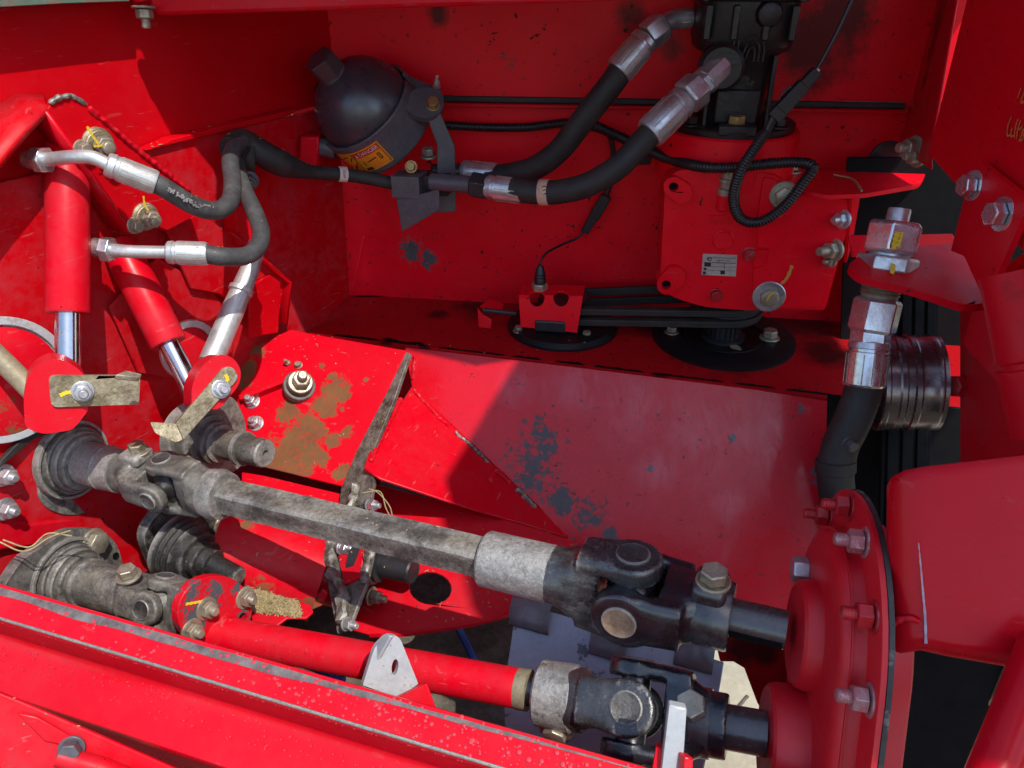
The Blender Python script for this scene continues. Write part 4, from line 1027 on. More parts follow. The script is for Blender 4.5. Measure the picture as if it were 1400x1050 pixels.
rows = []
for (x, y0, y1, d_) in cols:
    rows.append([U(x, y0 + (y1 - y0) * j / 14, d_) for j in range(15)])
MB().grid(rows).build('guard_sheet', 'red_glossy', gd, solid=.004, angle=60)
rows = []
for (x, y0, y1, d_) in cols[2:]:
    p = U(x, y1, d_); rows.append([p + V((0, 0, .001)), p + V((0, .003, -.004)), p + V((0, .016, -.006))])
MB().grid(rows).build('guard_hem', 'red_dirty', gd, solid=.003, angle=60)
weld(gd, [U(1212, 868, .486), U(1222, 852, .477), U(1240, 845, .471), U(1258, 852, .467)], .0022)
sn = [U(1256, 742, .4668), U(1259, 775, .4668), U(1262, 810, .4668), U(1265, 845, .4668), U(1266, 880, .4668)]
rows = []
for i, p in enumerate(smooth_path(sn, 6)):
    w_ = .0003 + .0006 * (i / 24) + .0004 * noise.noise(V((i * .7, 0, 0)))
    rows.append([p - CR * w_, p + CR * w_])
M['fold_glint'] = paint('bare_scrape', (.36, .33, .42), .4, .4, .4, (.4, .05, .08), .2, .1, 150)
MB().grid(rows).build('glint_scrape', 'fold_glint', gd)  # pale line painted along the fold: highlight together with scratches
ra = thing('rubber_skirt', 'black rubber skirt hanging below the red guard, bottom right', 'skirt', U(1310, 1000, .62))
plate('skirt', 'void', ra, Plane(U(1310, 960, .60), (-.2, -.95, .2)), [(1225, 860), (1420, 860), (1420, 1120), (1215, 1120)], .004)
MB().box(U(1372, 930, .59), V((.006, 0, 0)), V((0, .006, 0)), V((.004, 0, .03))).build('strap', 'tan', ra, bevel=.001)
cr = thing('corner_post', 'slanting red post in the bottom right corner', 'post', U(1380, 1040, .42))
MB().tube([U(1425, 880, .44), U(1385, 985, .42), U(1335, 1110, .40)], .012, 20).build('post', 'red_glossy', cr)

# ================================================================== gearbox, pump
GF = BACK.off(.135)
gb = thing('gearbox', 'red cast gearbox with nameplate hanging over the shelf', 'gearbox', GF.at(1030, 425))
gout = [(910, 244, 10), (930, 232, 6), (1045, 236, 4), (1060, 240, 4), (1091, 262), (1130, 270), (1170, 270, 4), (1150, 345), (1128, 424, 6), (1075, 423), (1020, 424, 6), (965, 420, 14), (930, 410, 12), (902, 397, 12)]
plate('casing', 'red_gear', gb, GF, gout, .15, r=2, bevel=.005)
plate('cover_plate', 'red_gear', gb, GF.off(.006), rnd([(1044, 243), (1060, 246), (1092, 266), (1166, 274), (1148, 345), (1124, 420), (1028, 421), (1030, 368), (1048, 362), (1052, 340), (1036, 338), (1036, 300)], 4), .006, bevel=.0015)
plate('pad', 'red_gear', gb, GF.off(.003), rnd([(1030, 342, 4), (1052, 341, 4), (1050, 364, 4), (1030, 366, 2)], 4), .004, bevel=.001)
bu = BACK.n.cross(V((0, 0, 1))).normalized()
if bu.x < 0: bu = -bu
def lobe(x, y, x2, y2, r1, r2):
    pl = GF.off(.012)
    d_ = V((x2 - x, y2 - y)); an = math.atan2(d_.y, d_.x); out = []
    for i in range(13): q = an + math.pi / 2 + math.pi * i / 12; out.append((x + r1 * math.cos(q), y + r1 * math.sin(q)))
    for i in range(13): q = an - math.pi / 2 + math.pi * i / 12; out.append((x2 + r2 * math.cos(q), y2 + r2 * math.sin(q)))
    plate('lug', 'red_gear', gb, pl, out, .03, holes=[ell(x, y, 6.5, 6.5, 16)], bevel=.002)
    MB().lathe(pl.at(x, y) - pl.n * .011, pl.n, [(0, .0062), (.001, .0062)], 16).build('lug_hole', 'void', gb)
lobe(921, 256, 932, 264, 14, 15); lobe(911, 390, 922, 380, 13, 15)
MB().lathe(GF.at(989, 327), GF.n, [(-.002, .013), (.003, .013), (.004, .0115), (.002, .0095), (.002, .003)], 28).build('cast_disc', 'red_gear', gb)
bolt(gb, GF.at(1024, 347), GF.n, .0075, h=.006, mat='bolt_red', washer=1.15); bolt(gb, GF.at(979, 403), GF.n, .0075, h=.006, mat='bolt_red', washer=1.2)
def gtx(x0, y0, k=0.0006, pl=GF):
    o = pl.off(k).at(x0, y0)
    return lambda x, y: o + bu * x + V((0, 0, 1)) * y
MB().box(GF.at(989, 296) + GF.n * .0008, bu * .017, V((0, 0, .001)), GF.n * .0012).build('cast_bar', 'red_gear', gb)
lettering('0070 51', .0085, gtx(987, 304), 'red_dirty', gb, 'cast_numbers')
# nameplate
NPF = GF.off(.0012)
npl = plate('nameplate', 'plate_tin', gb, NPF, [(961, 347), (1008, 349), (1006, 378), (959, 376)], .001, bevel=.0002)
lettering('e', .012, gtx(970, 353, .0018), 'ink', npl, 'nameplate_logo', 1.3)
lettering('comer industries', .0034, gtx(990, 352.5, .0018), 'ink', npl, 'nameplate_print', 1.25)
lettering('reggiolo  italy', .0028, gtx(988, 356, .0018), 'ink', npl, 'nameplate_print', 1.2)
def bar(x0, y0, x1, y1):
    p = [GF.off(.0018).at(*q) for q in ((x0, y0), (x1, y0 + (x1 - x0) * .03), (x1, y1 + (x1 - x0) * .03), (x0, y1))]
    return MB().add(p, [[0, 1, 2, 3]])
for q in ((963, 358.4, 1006, 359.2), (963, 364, 1006, 364.4), (963, 369, 1006, 369.4), (963, 358.5, 972, 364), (962, 366, 966, 369), (961, 371, 965, 375), (985, 370, 991, 375), (990, 359, 990.6, 369)):
    bar(*q).build('nameplate_print', 'ink', npl)
# plugs with washers and orange marks
def plug(x, y, R, rh, mat_w, mat_h):
    p = GF.off(.007).at(x, y)
    o = MB().lathe(p, GF.n, [(0, R), (.002, R), (.003, R * .95), (.003, R * .6)], 36).build('plug_washer', mat_w, gb)
    MB().hexa(p + GF.n * .002, GF.n, rh, .008, .2).build('plug', mat_h, o, bevel=.0008)
plug(1051, 405, .0205, .0125, 'zinc', 'bolt_dull'); plug(1071, 266, .0165, .011, 'bolt_dull', 'bolt_dull')
stroke(gb, GF.off(.0065), [(1083, 363), (1076, 380), (1068, 388)], .004, 'orange'); stroke(gb, GF.off(.0065), [(1069, 283), (1067, 290), (1067, 296)], .004, 'orange')
stroke(gb, GF.off(.0165), [(1058, 399), (1052, 405), (1048, 411)], .002, 'yellow')
# grease nipple / breather
q = GF.off(.004).at(995, 236)
MB().lathe(q, V((0, 0, -1)), [(-.004, .007), (.006, .007), (.007, .009), (.011, .009), (.012, .0065), (.018, .0065), (.019, .009), (.026, .009)], 24).build('breather', 'bolt_dull', gb, angle=25)
MB().lathe(q - V((0, 0, .026)), V((0, 0, -1)), [(0, .0085), (.018, .008), (.020, .006)], 20).build('breather_cap', 'red_gear', gb)
# side flange with its bolts
for x, y, r, st_ in ((1152, 300, .0085, .006), (1140, 342, .0105, .013), (1136, 357, .006, .005)):
    bolt(gb, GF.off(.008).at(x, y), V((-.85, -.5, .1)), r, h=r * .9, stub=st_, mat='zinc' if y < 320 else 'bolt_dull')
# ring on top
FP = BACK.off(.140).at(1008, 193)
RC = FP - BACK.n * .086
zt = RC.z
RC0 = V((RC.x, RC.y, zt))
MB().lathe(RC0, V((0, 0, -1)), [(0, .05), (0, .083), (.002, .0855), (.04, .086), (.06, .086)], 64).build('top_ring', 'red_gear', gb, angle=30)

pu = thing('hydraulic_pump', 'black cast hydraulic pump standing on the gearbox ring', 'pump', RC0)
MB().lathe(RC0 - V((0, 0, .004)), V((0, 0, 1)), [(0, .078), (.011, .079), (.013, .076), (.013, .02)], 56).build('mounting_flange', 'pump', pu, angle=30)
fx, fy = bu, -BACK.n                     # across, and away from the viewer
def rrect(z, hx, hy, r=.3, cx=0., cy=0., n=28, p=4.):
    o = RC0 + V((0, 0, z)) + fx * cx + fy * cy
    return [o + fx * (math.copysign(abs(math.cos(q)) ** (2 / p), math.cos(q)) * hx) + fy * (math.copysign(abs(math.sin(q)) ** (2 / p), math.sin(q)) * hy) for q in (math.tau * i / n for i in range(n))]
MB().rings([rrect(.005, .036, .036), rrect(.04, .036, .038), rrect(.085, .040, .042), rrect(.092, .055, .05), rrect(.104, .058, .054), rrect(.15, .058, .054)]).build('pump_body', 'pump', pu, angle=50)
MB().rings([rrect(.150, .064, .056), rrect(.152, .066, .058), rrect(.24, .066, .058), rrect(.30, .062, .056)]).build('pump_head', 'pump', pu, angle=40)
for cx in (-.036, .036):
    MB().box(RC0 + fx * cx + fy * -.040 + V((0, 0, .048)), fx * .0025, fy * .006, V((0, 0, .040))).build('rib', 'pump', pu, bevel=.001)
for cx in (-.060, -.040, .060):
    MB().box(RC0 + fx * cx - fy * .054 + V((0, 0, .2)), fx * .007, fy * .010, V((0, 0, .05))).build('bolt_pillar', 'pump', pu, bevel=.003)
MB().rings([rrect(.143, .067, .059), rrect(.145, .069, .061), rrect(.156, .069, .061), rrect(.158, .067, .059)]).build('joint_flange', 'pump', pu, angle=30)
for cx in (-.046, -.016, .018, .047):
    MB().box(RC0 + fx * cx - fy * .054 + V((0, 0, .122)), fx * .004, fy * .006, V((0, 0, .018))).build('rib', 'pump', pu, bevel=.0015)
for cx in (-.052, .052):
    bolt(pu, RC0 + fx * cx - fy * .050 + V((0, 0, .010)), V((0, 0, 1)), .0085, h=.008, mat='pump', washer=1.4)
    MB().hexa(RC0 + fx * cx - fy * .061 + V((0, 0, .150)), -fy, .0075, .006, .2).build('joint_bolt', 'pump', pu, bevel=.0006)
MB().box(RC0 + fx * .0 - fy * .041 + V((0, 0, .030)), fx * .026, fy * .004, V((0, 0, .020))).build('cast_pad', 'pump', pu, bevel=.003)
MB().box(RC0 + fx * .088 - fy * .02 + V((0, 0, .185)), fx * .006, fy * .014, V((0, 0, .02))).build('side_lug', 'pump', pu, bevel=.002)
MB().box(RC0 + fx * .072 - fy * .01 + V((0, 0, .2)), fx * .012, fy * .010, V((0, 0, .03))).build('side_lug', 'pump', pu, bevel=.002)
PF_ = BACK.off(.140 - .086 + .058)     # plane of the pump head's front
PB_ = BACK.off(.140 - .086 + .0545)
MB().lathe(PF_.at(1052, 19), BACK.n, [(-.004, .0145), (-.002, .0145), (.002, .0125), (.005, .012), (.006, .010)], 32).build('port_plug', 'pump', pu)
MB().lathe(PB_.at(986, 92), BACK.n, [(-.01, .026), (.004, .026), (.008, .022), (.008, .014)], 36).build('port_boss', 'pump', pu)
# cast emblem: two interlocked arches
eo = PB_.off(.001).at(1020, 68)
def epath(pts): return smooth_path([eo + fx * x + V((0, 0, y)) for x, y in pts], 8)
for pts in (((-.014, .010), (-.014, -.004), (-.008, -.013), (.001, -.009), (.003, -.001), (.008, .002), (.010, -.004), (.010, -.012)),
            ((-.009, .010), (-.009, -.003), (-.005, -.007), (-.002, -.003), (.001, .006), (.008, .009), (.014, .003), (.015, -.012)),
            ((-.004, .010), (.004, .0145), (.014, .012), (.0195, .003), (.020, -.012))):
    MB().tube(epath(pts), .0012, 8).build('emblem', 'pump', pu)
PN_ = BACK.off(.140 - .086 + .039)
b = MB()
for i in range(70):
    c = PN_.at(random.uniform(1003, 1030), random.uniform(105, 128))
    b.box(c, fx * random.uniform(.0008, .003), V((0, 0, random.uniform(.0006, .0016))), BACK.n * .0012)
b.build('cast_lettering', 'pump', pu)
bolt(pu, RC0 - fy * .058 + fx * .0 + V((0, 0, .010)), V((0, 0, 1)), .0105, h=.011, mat='brass', washer=1.5)
MB().box(RC0 - fy * .070 + fx * .0 + V((0, 0, .009)), fx * .022, fy * .008, V((0, 0, .006))).build('flange_ear', 'pump', pu, bevel=.002)

# ================================================================== accumulator
AC = U(499, 148, .985); AR = .0630
aax = (CR * -.50 + CU * .42 - CF * .76).normalized()
ac = thing('accumulator', 'black spherical hydraulic accumulator with orange danger sticker', 'accumulator', AC - V((0, 0, .07)))
prof = [(AR * math.sin(q), AR * math.cos(q)) for q in (math.radians(-60 + 145 * i / 30) for i in range(31))]
M['acc'] = paint('black_accumulator_paint', (.030, .034, .046), .26, .3, .35, (.07, .03, .035), 0, .10, 60, dscale=22, spec=.9)
MB().lathe(AC, aax, prof, 64).build('sphere', 'acc', ac)
MB().lathe(AC + aax * (AR * .96), aax, [(-.004, .0185), (.003, .0175), (.004, .015)], 32).build('plug_seat', 'dark_steel', ac)
MB().hexa(AC + aax * (AR * .98), aax, .0195, .026, .35, .06).build('hex_plug', 'acc', ac, bevel=.0012)
ca, cb_ = perp(aax)
def band(q, h, r): return AC + aax * h + (ca * math.cos(q) + cb_ * math.sin(q)) * r
# angle on the band for a screen direction
def bang(dx, dy):
    w_ = CR * dx - CU * dy; return math.atan2(w_.dot(cb_), w_.dot(ca))
R2 = AR + .0035
rows = []
q0 = bang(1, -.35)
NB = 72
for i in range(NB + 1):
    q = q0 + math.tau * .97 * i / NB
    rows.append([band(q, h, R2) for h in (.004, .002, -.022, -.046, -.048)])
MB().grid(rows).build('clamp_band', 'dark_steel', ac, solid=.004, angle=60)
# sticker wraps the lower front of the band
qs = bang(.62, 1.0); qe = bang(-.55, 1.0)
dq = ((qe - qs + math.pi) % math.tau) - math.pi
def stk(u, v_, lift=.0026): return band(qs + dq * u, -.004 - .036 * v_, R2 + lift)
def spatch(u0, u1, v0, v1, name, mat, lift, parent):
    n = 16
    return MB().grid([[stk(u0 + (u1 - u0) * i / n, v_, lift) for v_ in (v0, v1)] for i in range(n + 1)]).build(name, mat, parent)
stick = spatch(0, 1, 0, 1, 'sticker', 'sticker', .0026, ac)
spatch(.05, .60, .06, .30, 'sticker_header', 'sticker_red', .0029, stick)
lettering('DANGER', .0085, lambda x, y: stk(.26 - x / (abs(dq) * R2), .18 - y / .036, .0033), 'white', stick, 'sticker_lettering', .82)
tri_ = [(.50, .26), (.56, .26), (.53, .09)]
MB().add([stk(u, v_, .0033) for u, v_ in tri_], [[0, 1, 2]]).build('sticker_symbol', 'white', stick)
spatch(.615, .63, .04, .96, 'sticker_rule', 'ink', .0031, stick); spatch(.03, .042, .04, .96, 'sticker_rule', 'ink', .0031, stick)
def sline(pts, w_=.0012, mat='ink'):
    P = [stk(u, v_, .0032) for u, v_ in pts]
    rows = []
    for i, p in enumerate(P):
        t = (P[min(i + 1, len(P) - 1)] - P[max(i - 1, 0)]).normalized(); s_ = t.cross(aax.cross(t).cross(t)).normalized()
        s_ = t.cross((p - AC).normalized()).normalized() * w_ * .5
        rows.append([p - s_, p + s_])
    return MB().grid(rows).build('sticker_drawing', mat, stick)
sline([(.22, .52), (.30, .54), (.42, .58)], .002)
for pts in ([(.12, .42), (.12, .68)], [(.16, .42), (.16, .68)], [(.12, .42), (.16, .42)], [(.12, .68), (.16, .68)], [(.5, .5), (.5, .7)], [(.66, .2), (.95, .8)], [(.66, .5), (.85, .9)], [(.75, .15), (.95, .3)], [(.66, .85), (.74, .6), (.82, .85)]):
    sline(pts, .0013)
for i in range(4): sline([(.44 + .035 * i, .82), (.44 + .035 * i, .95)], .002)
sline([(.43, .82), (.56, .82)], .001)
# clamp ear with bolt
EA = U(583, 138, .955)
eax = (CR * -.2 + CU * .25 - CF * .9).normalized()
EPn = Plane(EA, -CF + CR * .1 + CU * .2)
plate('clamp_ear', 'dark_steel', ac, EPn, rnd([(553, 150), (562, 122), (590, 118), (606, 128), (608, 145), (596, 160), (575, 162)], 10), .010, bevel=.0015)
plate('clamp_ear', 'dark_steel', ac, EPn.off(-.022), rnd([(545, 95), (562, 105), (604, 122), (606, 140), (560, 150)], 8), .008, bevel=.0015)
bolt(ac, EPn.at(592, 143), EPn.n, .0075, h=.007, mat='brass', washer=1.2)
bolt(ac, U(597, 118, .97), V((.1, -.2, 1)), .004, h=.006, mat='zinc', stub=.006)
# carrier bracket and block
CBP = Plane(U(570, 290, .985), (-.25, -.95, .0))
plate('carrier_plate', 'dark_steel', ac, CBP, [(541, 268), (560, 269), (585, 263), (600, 258), (600, 288), (549, 317)], .004, bevel=.0012)
plate('carrier_wing', 'dark_steel', ac, Plane(U(610, 270, 1.01), (.15, -.98, .0)), [(598, 200), (580, 150), (600, 150), (622, 200), (624, 290), (598, 291)], .005, bevel=.0012)
plate('carrier_shelf', 'dark_steel', ac, Plane(U(570, 268, .99), (0, -.15, 1)), [(541, 267), (600, 257), (625, 238), (560, 238)], .004)
MB().box(U(560, 252, .985), V((.018, -.003, 0)), V((.004, .016, 0)), V((0, 0, .014))).build('block', 'dark_steel', ac, bevel=.001)
MB().box(U(585, 250, 1.0), V((.03, -.003, 0)), V((.004, .016, 0)), V((0, 0, .013))).build('valve_block', 'black', ac, bevel=.002)
bolt(ac, U(586, 213, 1.0), V((0, -.2, 1)), .008, mat='bolt_dull'); bolt(ac, U(562, 228, .975), V((0, -.9, .3)), .006, mat='brass')
MB().box(U(425, 208, 1.0), V((.012, 0, 0)), V((0, .012, 0)), V((.004, 0, .022))).build('left_stay', 'red', ac, bevel=.002)
MB().tube([U(436, 200, 1.0), U(460, 205, 1.0)], .012, 18).build('gas_port', 'dark_steel', ac)
MB().tube(smooth_path([U(405, 140, 1.06), U(425, 125, 1.05), U(440, 118, 1.02)], 4), .009, 10).jitter(.004, 60).build('grease_lump', 'rubber', ac)

# ================================================================== hoses
def ferrule(parent, a, b, r, mat='zinc', grooves=True, name='ferrule'):
    d = (b - a); L = d.length; d.normalize()
    pr = [(0, r * .80), (L * .04, r * .95), (L * .16, r), (L * .18, r * .92), (L * .24, r * .92), (L * .26, r)]
    o = MB().lathe(a, d, pr + [(L * .95, r), (L, r * .93), (L, r * .7)], 40).build(name, mat, parent, angle=28)
    if grooves:
        u, w_ = perp(d); m = MB()
        for i in range(14):
            q = math.tau * i / 14; e = u * math.cos(q) + w_ * math.sin(q)
            m.box(a + d * (L * .62) + e * r, d * (L * .32), d.cross(e) * r * .028, e * r * .012)
        m.build('crimp_line', 'bolt_dull', o)
    return o
def nut(parent, a, b, r, mat='zinc', rot=.2, name='hex_nut'):
    d = b - a
    return MB().rings([[a.lerp(b, t) + (perp(d)[0] * math.cos(rot + math.tau * i / 6) + perp(d)[1] * math.sin(rot + math.tau * i / 6)) * r * k for i in range(6)] for t, k in ((0, .88), (.1, 1), (.9, 1), (1, .88))]).build(name, mat, parent, bevel=r * .05)

# big hose from the upper pump port
hA = thing('hydraulic_hose', 'thick black hose from the upper fitting left of the pump to the accumulator', 'hose', U(740, 230, 1.0))
MB().tube([U(945, 25, .90), U(925, 26, .898), U(912, 30, .895), U(903, 38, .893)], [.0105, .0115, .0115, .011], 20).build('elbow', 'zinc', hA)
nut(hA, U(943, 25, .90), U(928, 26, .898), .0115); nut(hA, U(907, 33, .892), U(884, 52, .89), .0175, rot=.5)
ferrule(hA, U(884, 52, .89), U(845, 99, .895), .0170)
hose('rubber_hose', hA, [U(852, 90, .895), U(838, 112, .90), U(800, 160, .925), U(765, 205, .955), U(730, 230, .98), U(690, 240, 1.0), U(665, 240, 1.01)], .0150, 'rubber')
ferrule(hA, U(632, 234, 1.02), U(680, 239, 1.005), .0150); MB().lathe(U(726, 231, .985), (U(740, 225, .98) - U(718, 234, .99)), [(0, .0153), (.001, .0158), (.010, .0158), (.011, .0153)], 24).build('worn_band', 'red_dirty', hA)
MB().tube([U(590, 236, 1.01), U(635, 235, 1.02)], .011, 18).build('adapter', 'black', hA)
# big hose from the lower pump port
hB = thing('hydraulic_hose', 'thick black hose from the lower pump elbow to the accumulator block, with tan tag', 'hose', U(750, 268, .95))
E0 = PB_.off(.004).at(986, 92)
E1 = U(990, 86, .885)
MB().tube([E1, U(986, 90, .884), U(962, 113, .88)], [.0120, .0160, .0160], 10).build('elbow', 'zinc', hB, bevel=.001)
MB().lathe(E0, BACK.n, [(0, .016), (depth(E0) - .893, .016)], 24).build('port_stub', 'zinc', hB)
nut(hB, U(963, 112, .88), U(955, 119, .878), .0165, 'zinc', .3); nut(hB, U(957, 118, .878), U(936, 136, .875), .0205, 'zinc', .6)
ferrule(hB, U(937, 135, .875), U(887, 184, .875), .0185)
hose('rubber_hose', hB, [U(895, 176, .875), U(880, 192, .877), U(845, 228, .885), U(805, 252, .90), U(765, 262, .915), U(735, 263, .925), U(700, 259, .935)], .0145, 'rubber')
ferrule(hB, U(664, 255, .945), U(716, 262, .932), .0150, 'zinc'); MB().tube([U(590, 248, .965), U(648, 253, .95)], .0105, 18).build('adapter', 'dark_steel', hB)
nut(hB, U(645, 252, .95), U(668, 256, .944), .0165, 'black', .1)
MB().lathe(U(738, 263, .924), U(752, 263, .92) - U(738, 263, .924), [(0, .0149), (.0005, .0153), (.011, .0153), (.012, .0149)], 30).build('paper_tag', 'beige_tag', hB)
tgp = U(744, 263, .906)
for i in range(3): MB().tube([U(741 + i * 1, 256 + i * 5, .9065), U(744 + i, 254 + i * 5, .9062), U(748, 257 + i * 5, .9062)], .0006, 6).build('tag_writing', 'ink', hB)

# steel line and hoses on the left
def left_hose(label, base, fit, tubep, fer, hosep, r, mark=None):
    t = thing('hydraulic_hose', label, 'hose', base)
    a_, b_ = fit
    d = (b_ - a_).normalized()
    MB().lathe(a_, d, [(-.006, .0085), (.004, .0095), (.005, .0075), (.008, .0075)], 24).build('union', 'zinc_bright', t)
    MB().hexa(a_ + d * .006, d, .0125, .010, .3).build('union_nut', 'zinc_bright', t, bevel=.0006)
    MB().tube(smooth_path(tubep, 6), .0062, 18).build('steel_tube', 'tin', t)
    ferrule(t, fer[0], fer[1], .0115, 'tin')
    hose('rubber_hose', t, hosep, r, 'hose_grey')
    return t
lh1 = left_hose('grey hydraulic hose from the top of the upright cylinder, looping up to the clip', U(290, 290, .80), (U(45, 218, .70), U(68, 219, .695)),
    [U(60, 219, .697), U(95, 215, .69), U(125, 215, .69), U(150, 226, .695)], (U(145, 224, .694), U(213, 250, .715)),
    [U(208, 248, .714), U(228, 259, .722), U(265, 281, .745), U(295, 288, .77), U(314, 276, .79), U(318, 250, .81), U(315, 222, .83), U(320, 203, .85), U(332, 195, .87)], .0092)
lh2 = left_hose('grey hydraulic hose from the slanted cylinder, curling up behind the first hose', U(340, 350, .80), (U(132, 339, .745), U(155, 342, .745)),
    [U(148, 341, .745), U(180, 344, .745), U(232, 345, .75)], (U(228, 345, .75), U(284, 347, .757)),
    [U(280, 347, .757), U(305, 351, .765), U(335, 350, .785), U(352, 338, .80), U(357, 318, .815), U(348, 290, .83), U(334, 260, .845), U(325, 235, .86), U(324, 215, .875), U(332, 205, .885)], .0092)
MB().tube([U(128, 333, .747), U(150, 340, .747)], [.006, .0085], 16).build('union_elbow', 'zinc_bright', lh2)
MB().tube([U(40, 214, .703), U(60, 218, .70)], [.006, .0085], 16).build('union_elbow', 'zinc_bright', lh1)
# clip and joint run to the accumulator
hc = thing('hose_clip', 'black rubber hose clip on the left wall with its bolt', 'clip', U(340, 235, .89))
rows = []
cc = U(338, 206, .885)
ddx = (CR * .9 + CF * .3 - CU * .25).normalized(); e1 = CU; e2 = ddx.cross(e1).normalized()
for i in range(25):
    q = math.tau * i / 24
    rows.append([cc + (e1 * math.cos(q) * .021 + e2 * math.sin(q) * .013) + ddx * h for h in (-.009, .009)])
MB().grid(rows).build('clip_strap', 'rubber', hc, solid=.003)
bolt(hc, U(341, 247, .885), V((.3, -.9, 0)), .008, mat='dark_steel', stub=.004)
hl_ = thing('hydraulic_hose', 'black tapering hose from the clip to the left of the accumulator, white tag on it', 'hose', U(420, 240, .95))
path = smooth_path([U(318, 205, .86), U(330, 195, .88), U(350, 205, .89), U(375, 219, .905), U(400, 229, .925), U(430, 236, .95), U(465, 238, .97), U(500, 243, .985), U(535, 250, .992), U(565, 253, .995)], 8)
n_ = len(path)
MB().tube(path, [.0155 if i < n_ * .38 else (.0155 - .007 * min(1, (i - n_ * .38) / (n_ * .15))) for i in range(n_)], 18).build('rubber_hose', 'rubber', hl_)
MB().lathe(U(463, 238, .969), U(480, 239, .976) - U(463, 238, .969), [(0, .0090), (.0004, .0095), (.010, .0095), (.0105, .009)], 26).build('paper_tag', 'paper', hl_)
for i in range(4): MB().tube([U(469 + i * .2, 233.5 + i * 2.8, .9615), U(472.5, 234 + i * 2.8, .9612)], .0005, 6).build('tag_writing', 'sticker_red', hl_)

# ================================================================== wiring
wh = thing('wiring_harness', 'black corrugated wiring conduit crossing the back wall and looping over the gearbox', 'wiring', U(900, 215, .95))
BW = BACK.off(.018)
corrugated('conduit', wh, [BW.at(606, 171), BW.at(660, 174), BW.at(720, 174), BW.at(780, 168), BW.at(820, 176), BW.at(845, 186)], .0062, 'plastic')
corrugated('conduit', wh, [BW.at(815, 172), BACK.off(.03).at(845, 186), BACK.off(.06).at(885, 205), BACK.off(.10).at(920, 219), BACK.off(.150).at(960, 228), BACK.off(.158).at(1000, 229), BACK.off(.158).at(1050, 224), BACK.off(.158).at(1090, 222), BACK.off(.168).at(1112, 229),
     BACK.off(.168).at(1098, 250), BACK.off(.165).at(1072, 282), BACK.off(.165).at(1040, 303), BACK.off(.165).at(1013, 299), BACK.off(.17).at(1003, 272), BACK.off(.18).at(1012, 235), BACK.off(.185).at(1035, 198), BACK.off(.185).at(1050, 178)], .0066, 'plastic')
MB().tube([BACK.off(.185).at(1047, 182), BACK.off(.185).at(1058, 160)], .0045, 12).build('boot', 'plastic', wh)
CP1, CP2 = BACK.off(.185).at(1056, 162), BACK.off(.18).at(1112, 102)
cdir = (CP2 - CP1).normalized(); cs = cdir.cross(BACK.n).normalized()
con = MB().box(CP1.lerp(CP2, .40), cdir * .022, cs * .0075, BACK.n * .006).box(CP1.lerp(CP2, .74), cdir * .020, cs * .0058, BACK.n * .005).box(CP1.lerp(CP2, .12), cdir * .006, cs * .008, BACK.n * .0065).build('connector', 'plastic', wh, bevel=.0012)
MB().tube([CP1.lerp(CP2, .35) - cs * .010, CP1.lerp(CP2, .42) - cs * .011, CP1.lerp(CP2, .6) - cs * .009], .0014, 8).build('latch', 'plastic', con)
hose('wire', wh, [CP2, BACK.off(.178).at(1125, 80), BACK.off(.175).at(1145, 42), BACK.off(.17).at(1166, -5), BACK.off(.17).at(1180, -40)], .0021, 'plastic', segs=8)
MB().tube([CP2 + cdir * -.001, CP2 + cdir * .007], .0026, 8).build('seal', 'white', wh)
MB().box(BW.at(884, 212), V((.008, 0, 0)), V((0, .004, 0)), V((.003, 0, .012))).build('tie_clip', 'plastic', wh, bevel=.001)
sw = thing('sensor_lead', 'thin black sensor lead with inline connector hanging down to the shelf sensor', 'wiring', BW.at(800, 330))
hose('wire', sw, [BW.at(832, 180), BW.at(838, 205), BW.at(836, 245), BW.at(829, 268)], .0036, 'plastic', segs=8)
c0, c1x = BW.at(829, 268), BW.at(800, 316); cdir = (c1x - c0).normalized(); cs = cdir.cross(BACK.n).normalized()
MB().box(c0.lerp(c1x, .3), cdir * .018, cs * .0075, BACK.n * .006).box(c0.lerp(c1x, .75), cdir * .016, cs * .006, BACK.n * .005).build('connector', 'plastic', sw, bevel=.0012)
hose('wire', sw, [c1x, BW.at(788, 326), BACK.off(.03).at(765, 336), BACK.off(.05).at(745, 348), BACK.off(.06).at(738, 362), BACK.off(.062).at(737, 372)], .0018, 'plastic', segs=8)

# ================================================================== shelf drive: sensor cover, belts, discs
sc_ = thing('sensor_cover', 'small red folded cover with two round slots over the left belt pulley', 'cover', Z.at(750, 455))
SPv = Plane(Z.at(752, 456) + V((0, -.026, 0)), (-.1318, -.9913, .12))
def arc_notch(cx, cy, r, n=8): return [(cx - r * math.cos(math.pi * i / n), cy + r * 1.05 * math.sin(math.pi * i / n)) for i in range(n + 1)]
fo = [(709, 402)] + [(721, 402.5)] + arc_notch(734, 410, 10) + [(747, 403)] + [(755, 403)] + arc_notch(767, 409, 10) + [(781, 403)] + [(797, 403), (789, 455), (712, 448)]
fo = [(709, 404), (723, 405)] + arc_notch(734, 409, 10) + [(746, 405), (756, 405)] + arc_notch(767, 409, 10) + [(779, 405), (797, 405), (789, 455), (712, 447)]
plate('cover_front', 'red_gear', sc_, SPv, fo, .003, bevel=.0006)
TPz = Plane(SPv.at(750, 404), (0, -.10, 1))
to = [(709, 404), (724, 404)] + [(734 - 10 * math.cos(math.pi * i / 8), 404 - 6 * math.sin(math.pi * i / 8)) for i in range(9)] + [(750, 404)] + [(767 - 10 * math.cos(math.pi * i / 8), 404 - 6 * math.sin(math.pi * i / 8)) for i in range(9)] + [(797, 404), (800, 390), (715, 388)]
plate('cover_top', 'red_gear', sc_, TPz, to, .003, bevel=.0006)
sp = TPz.at(738, 394)
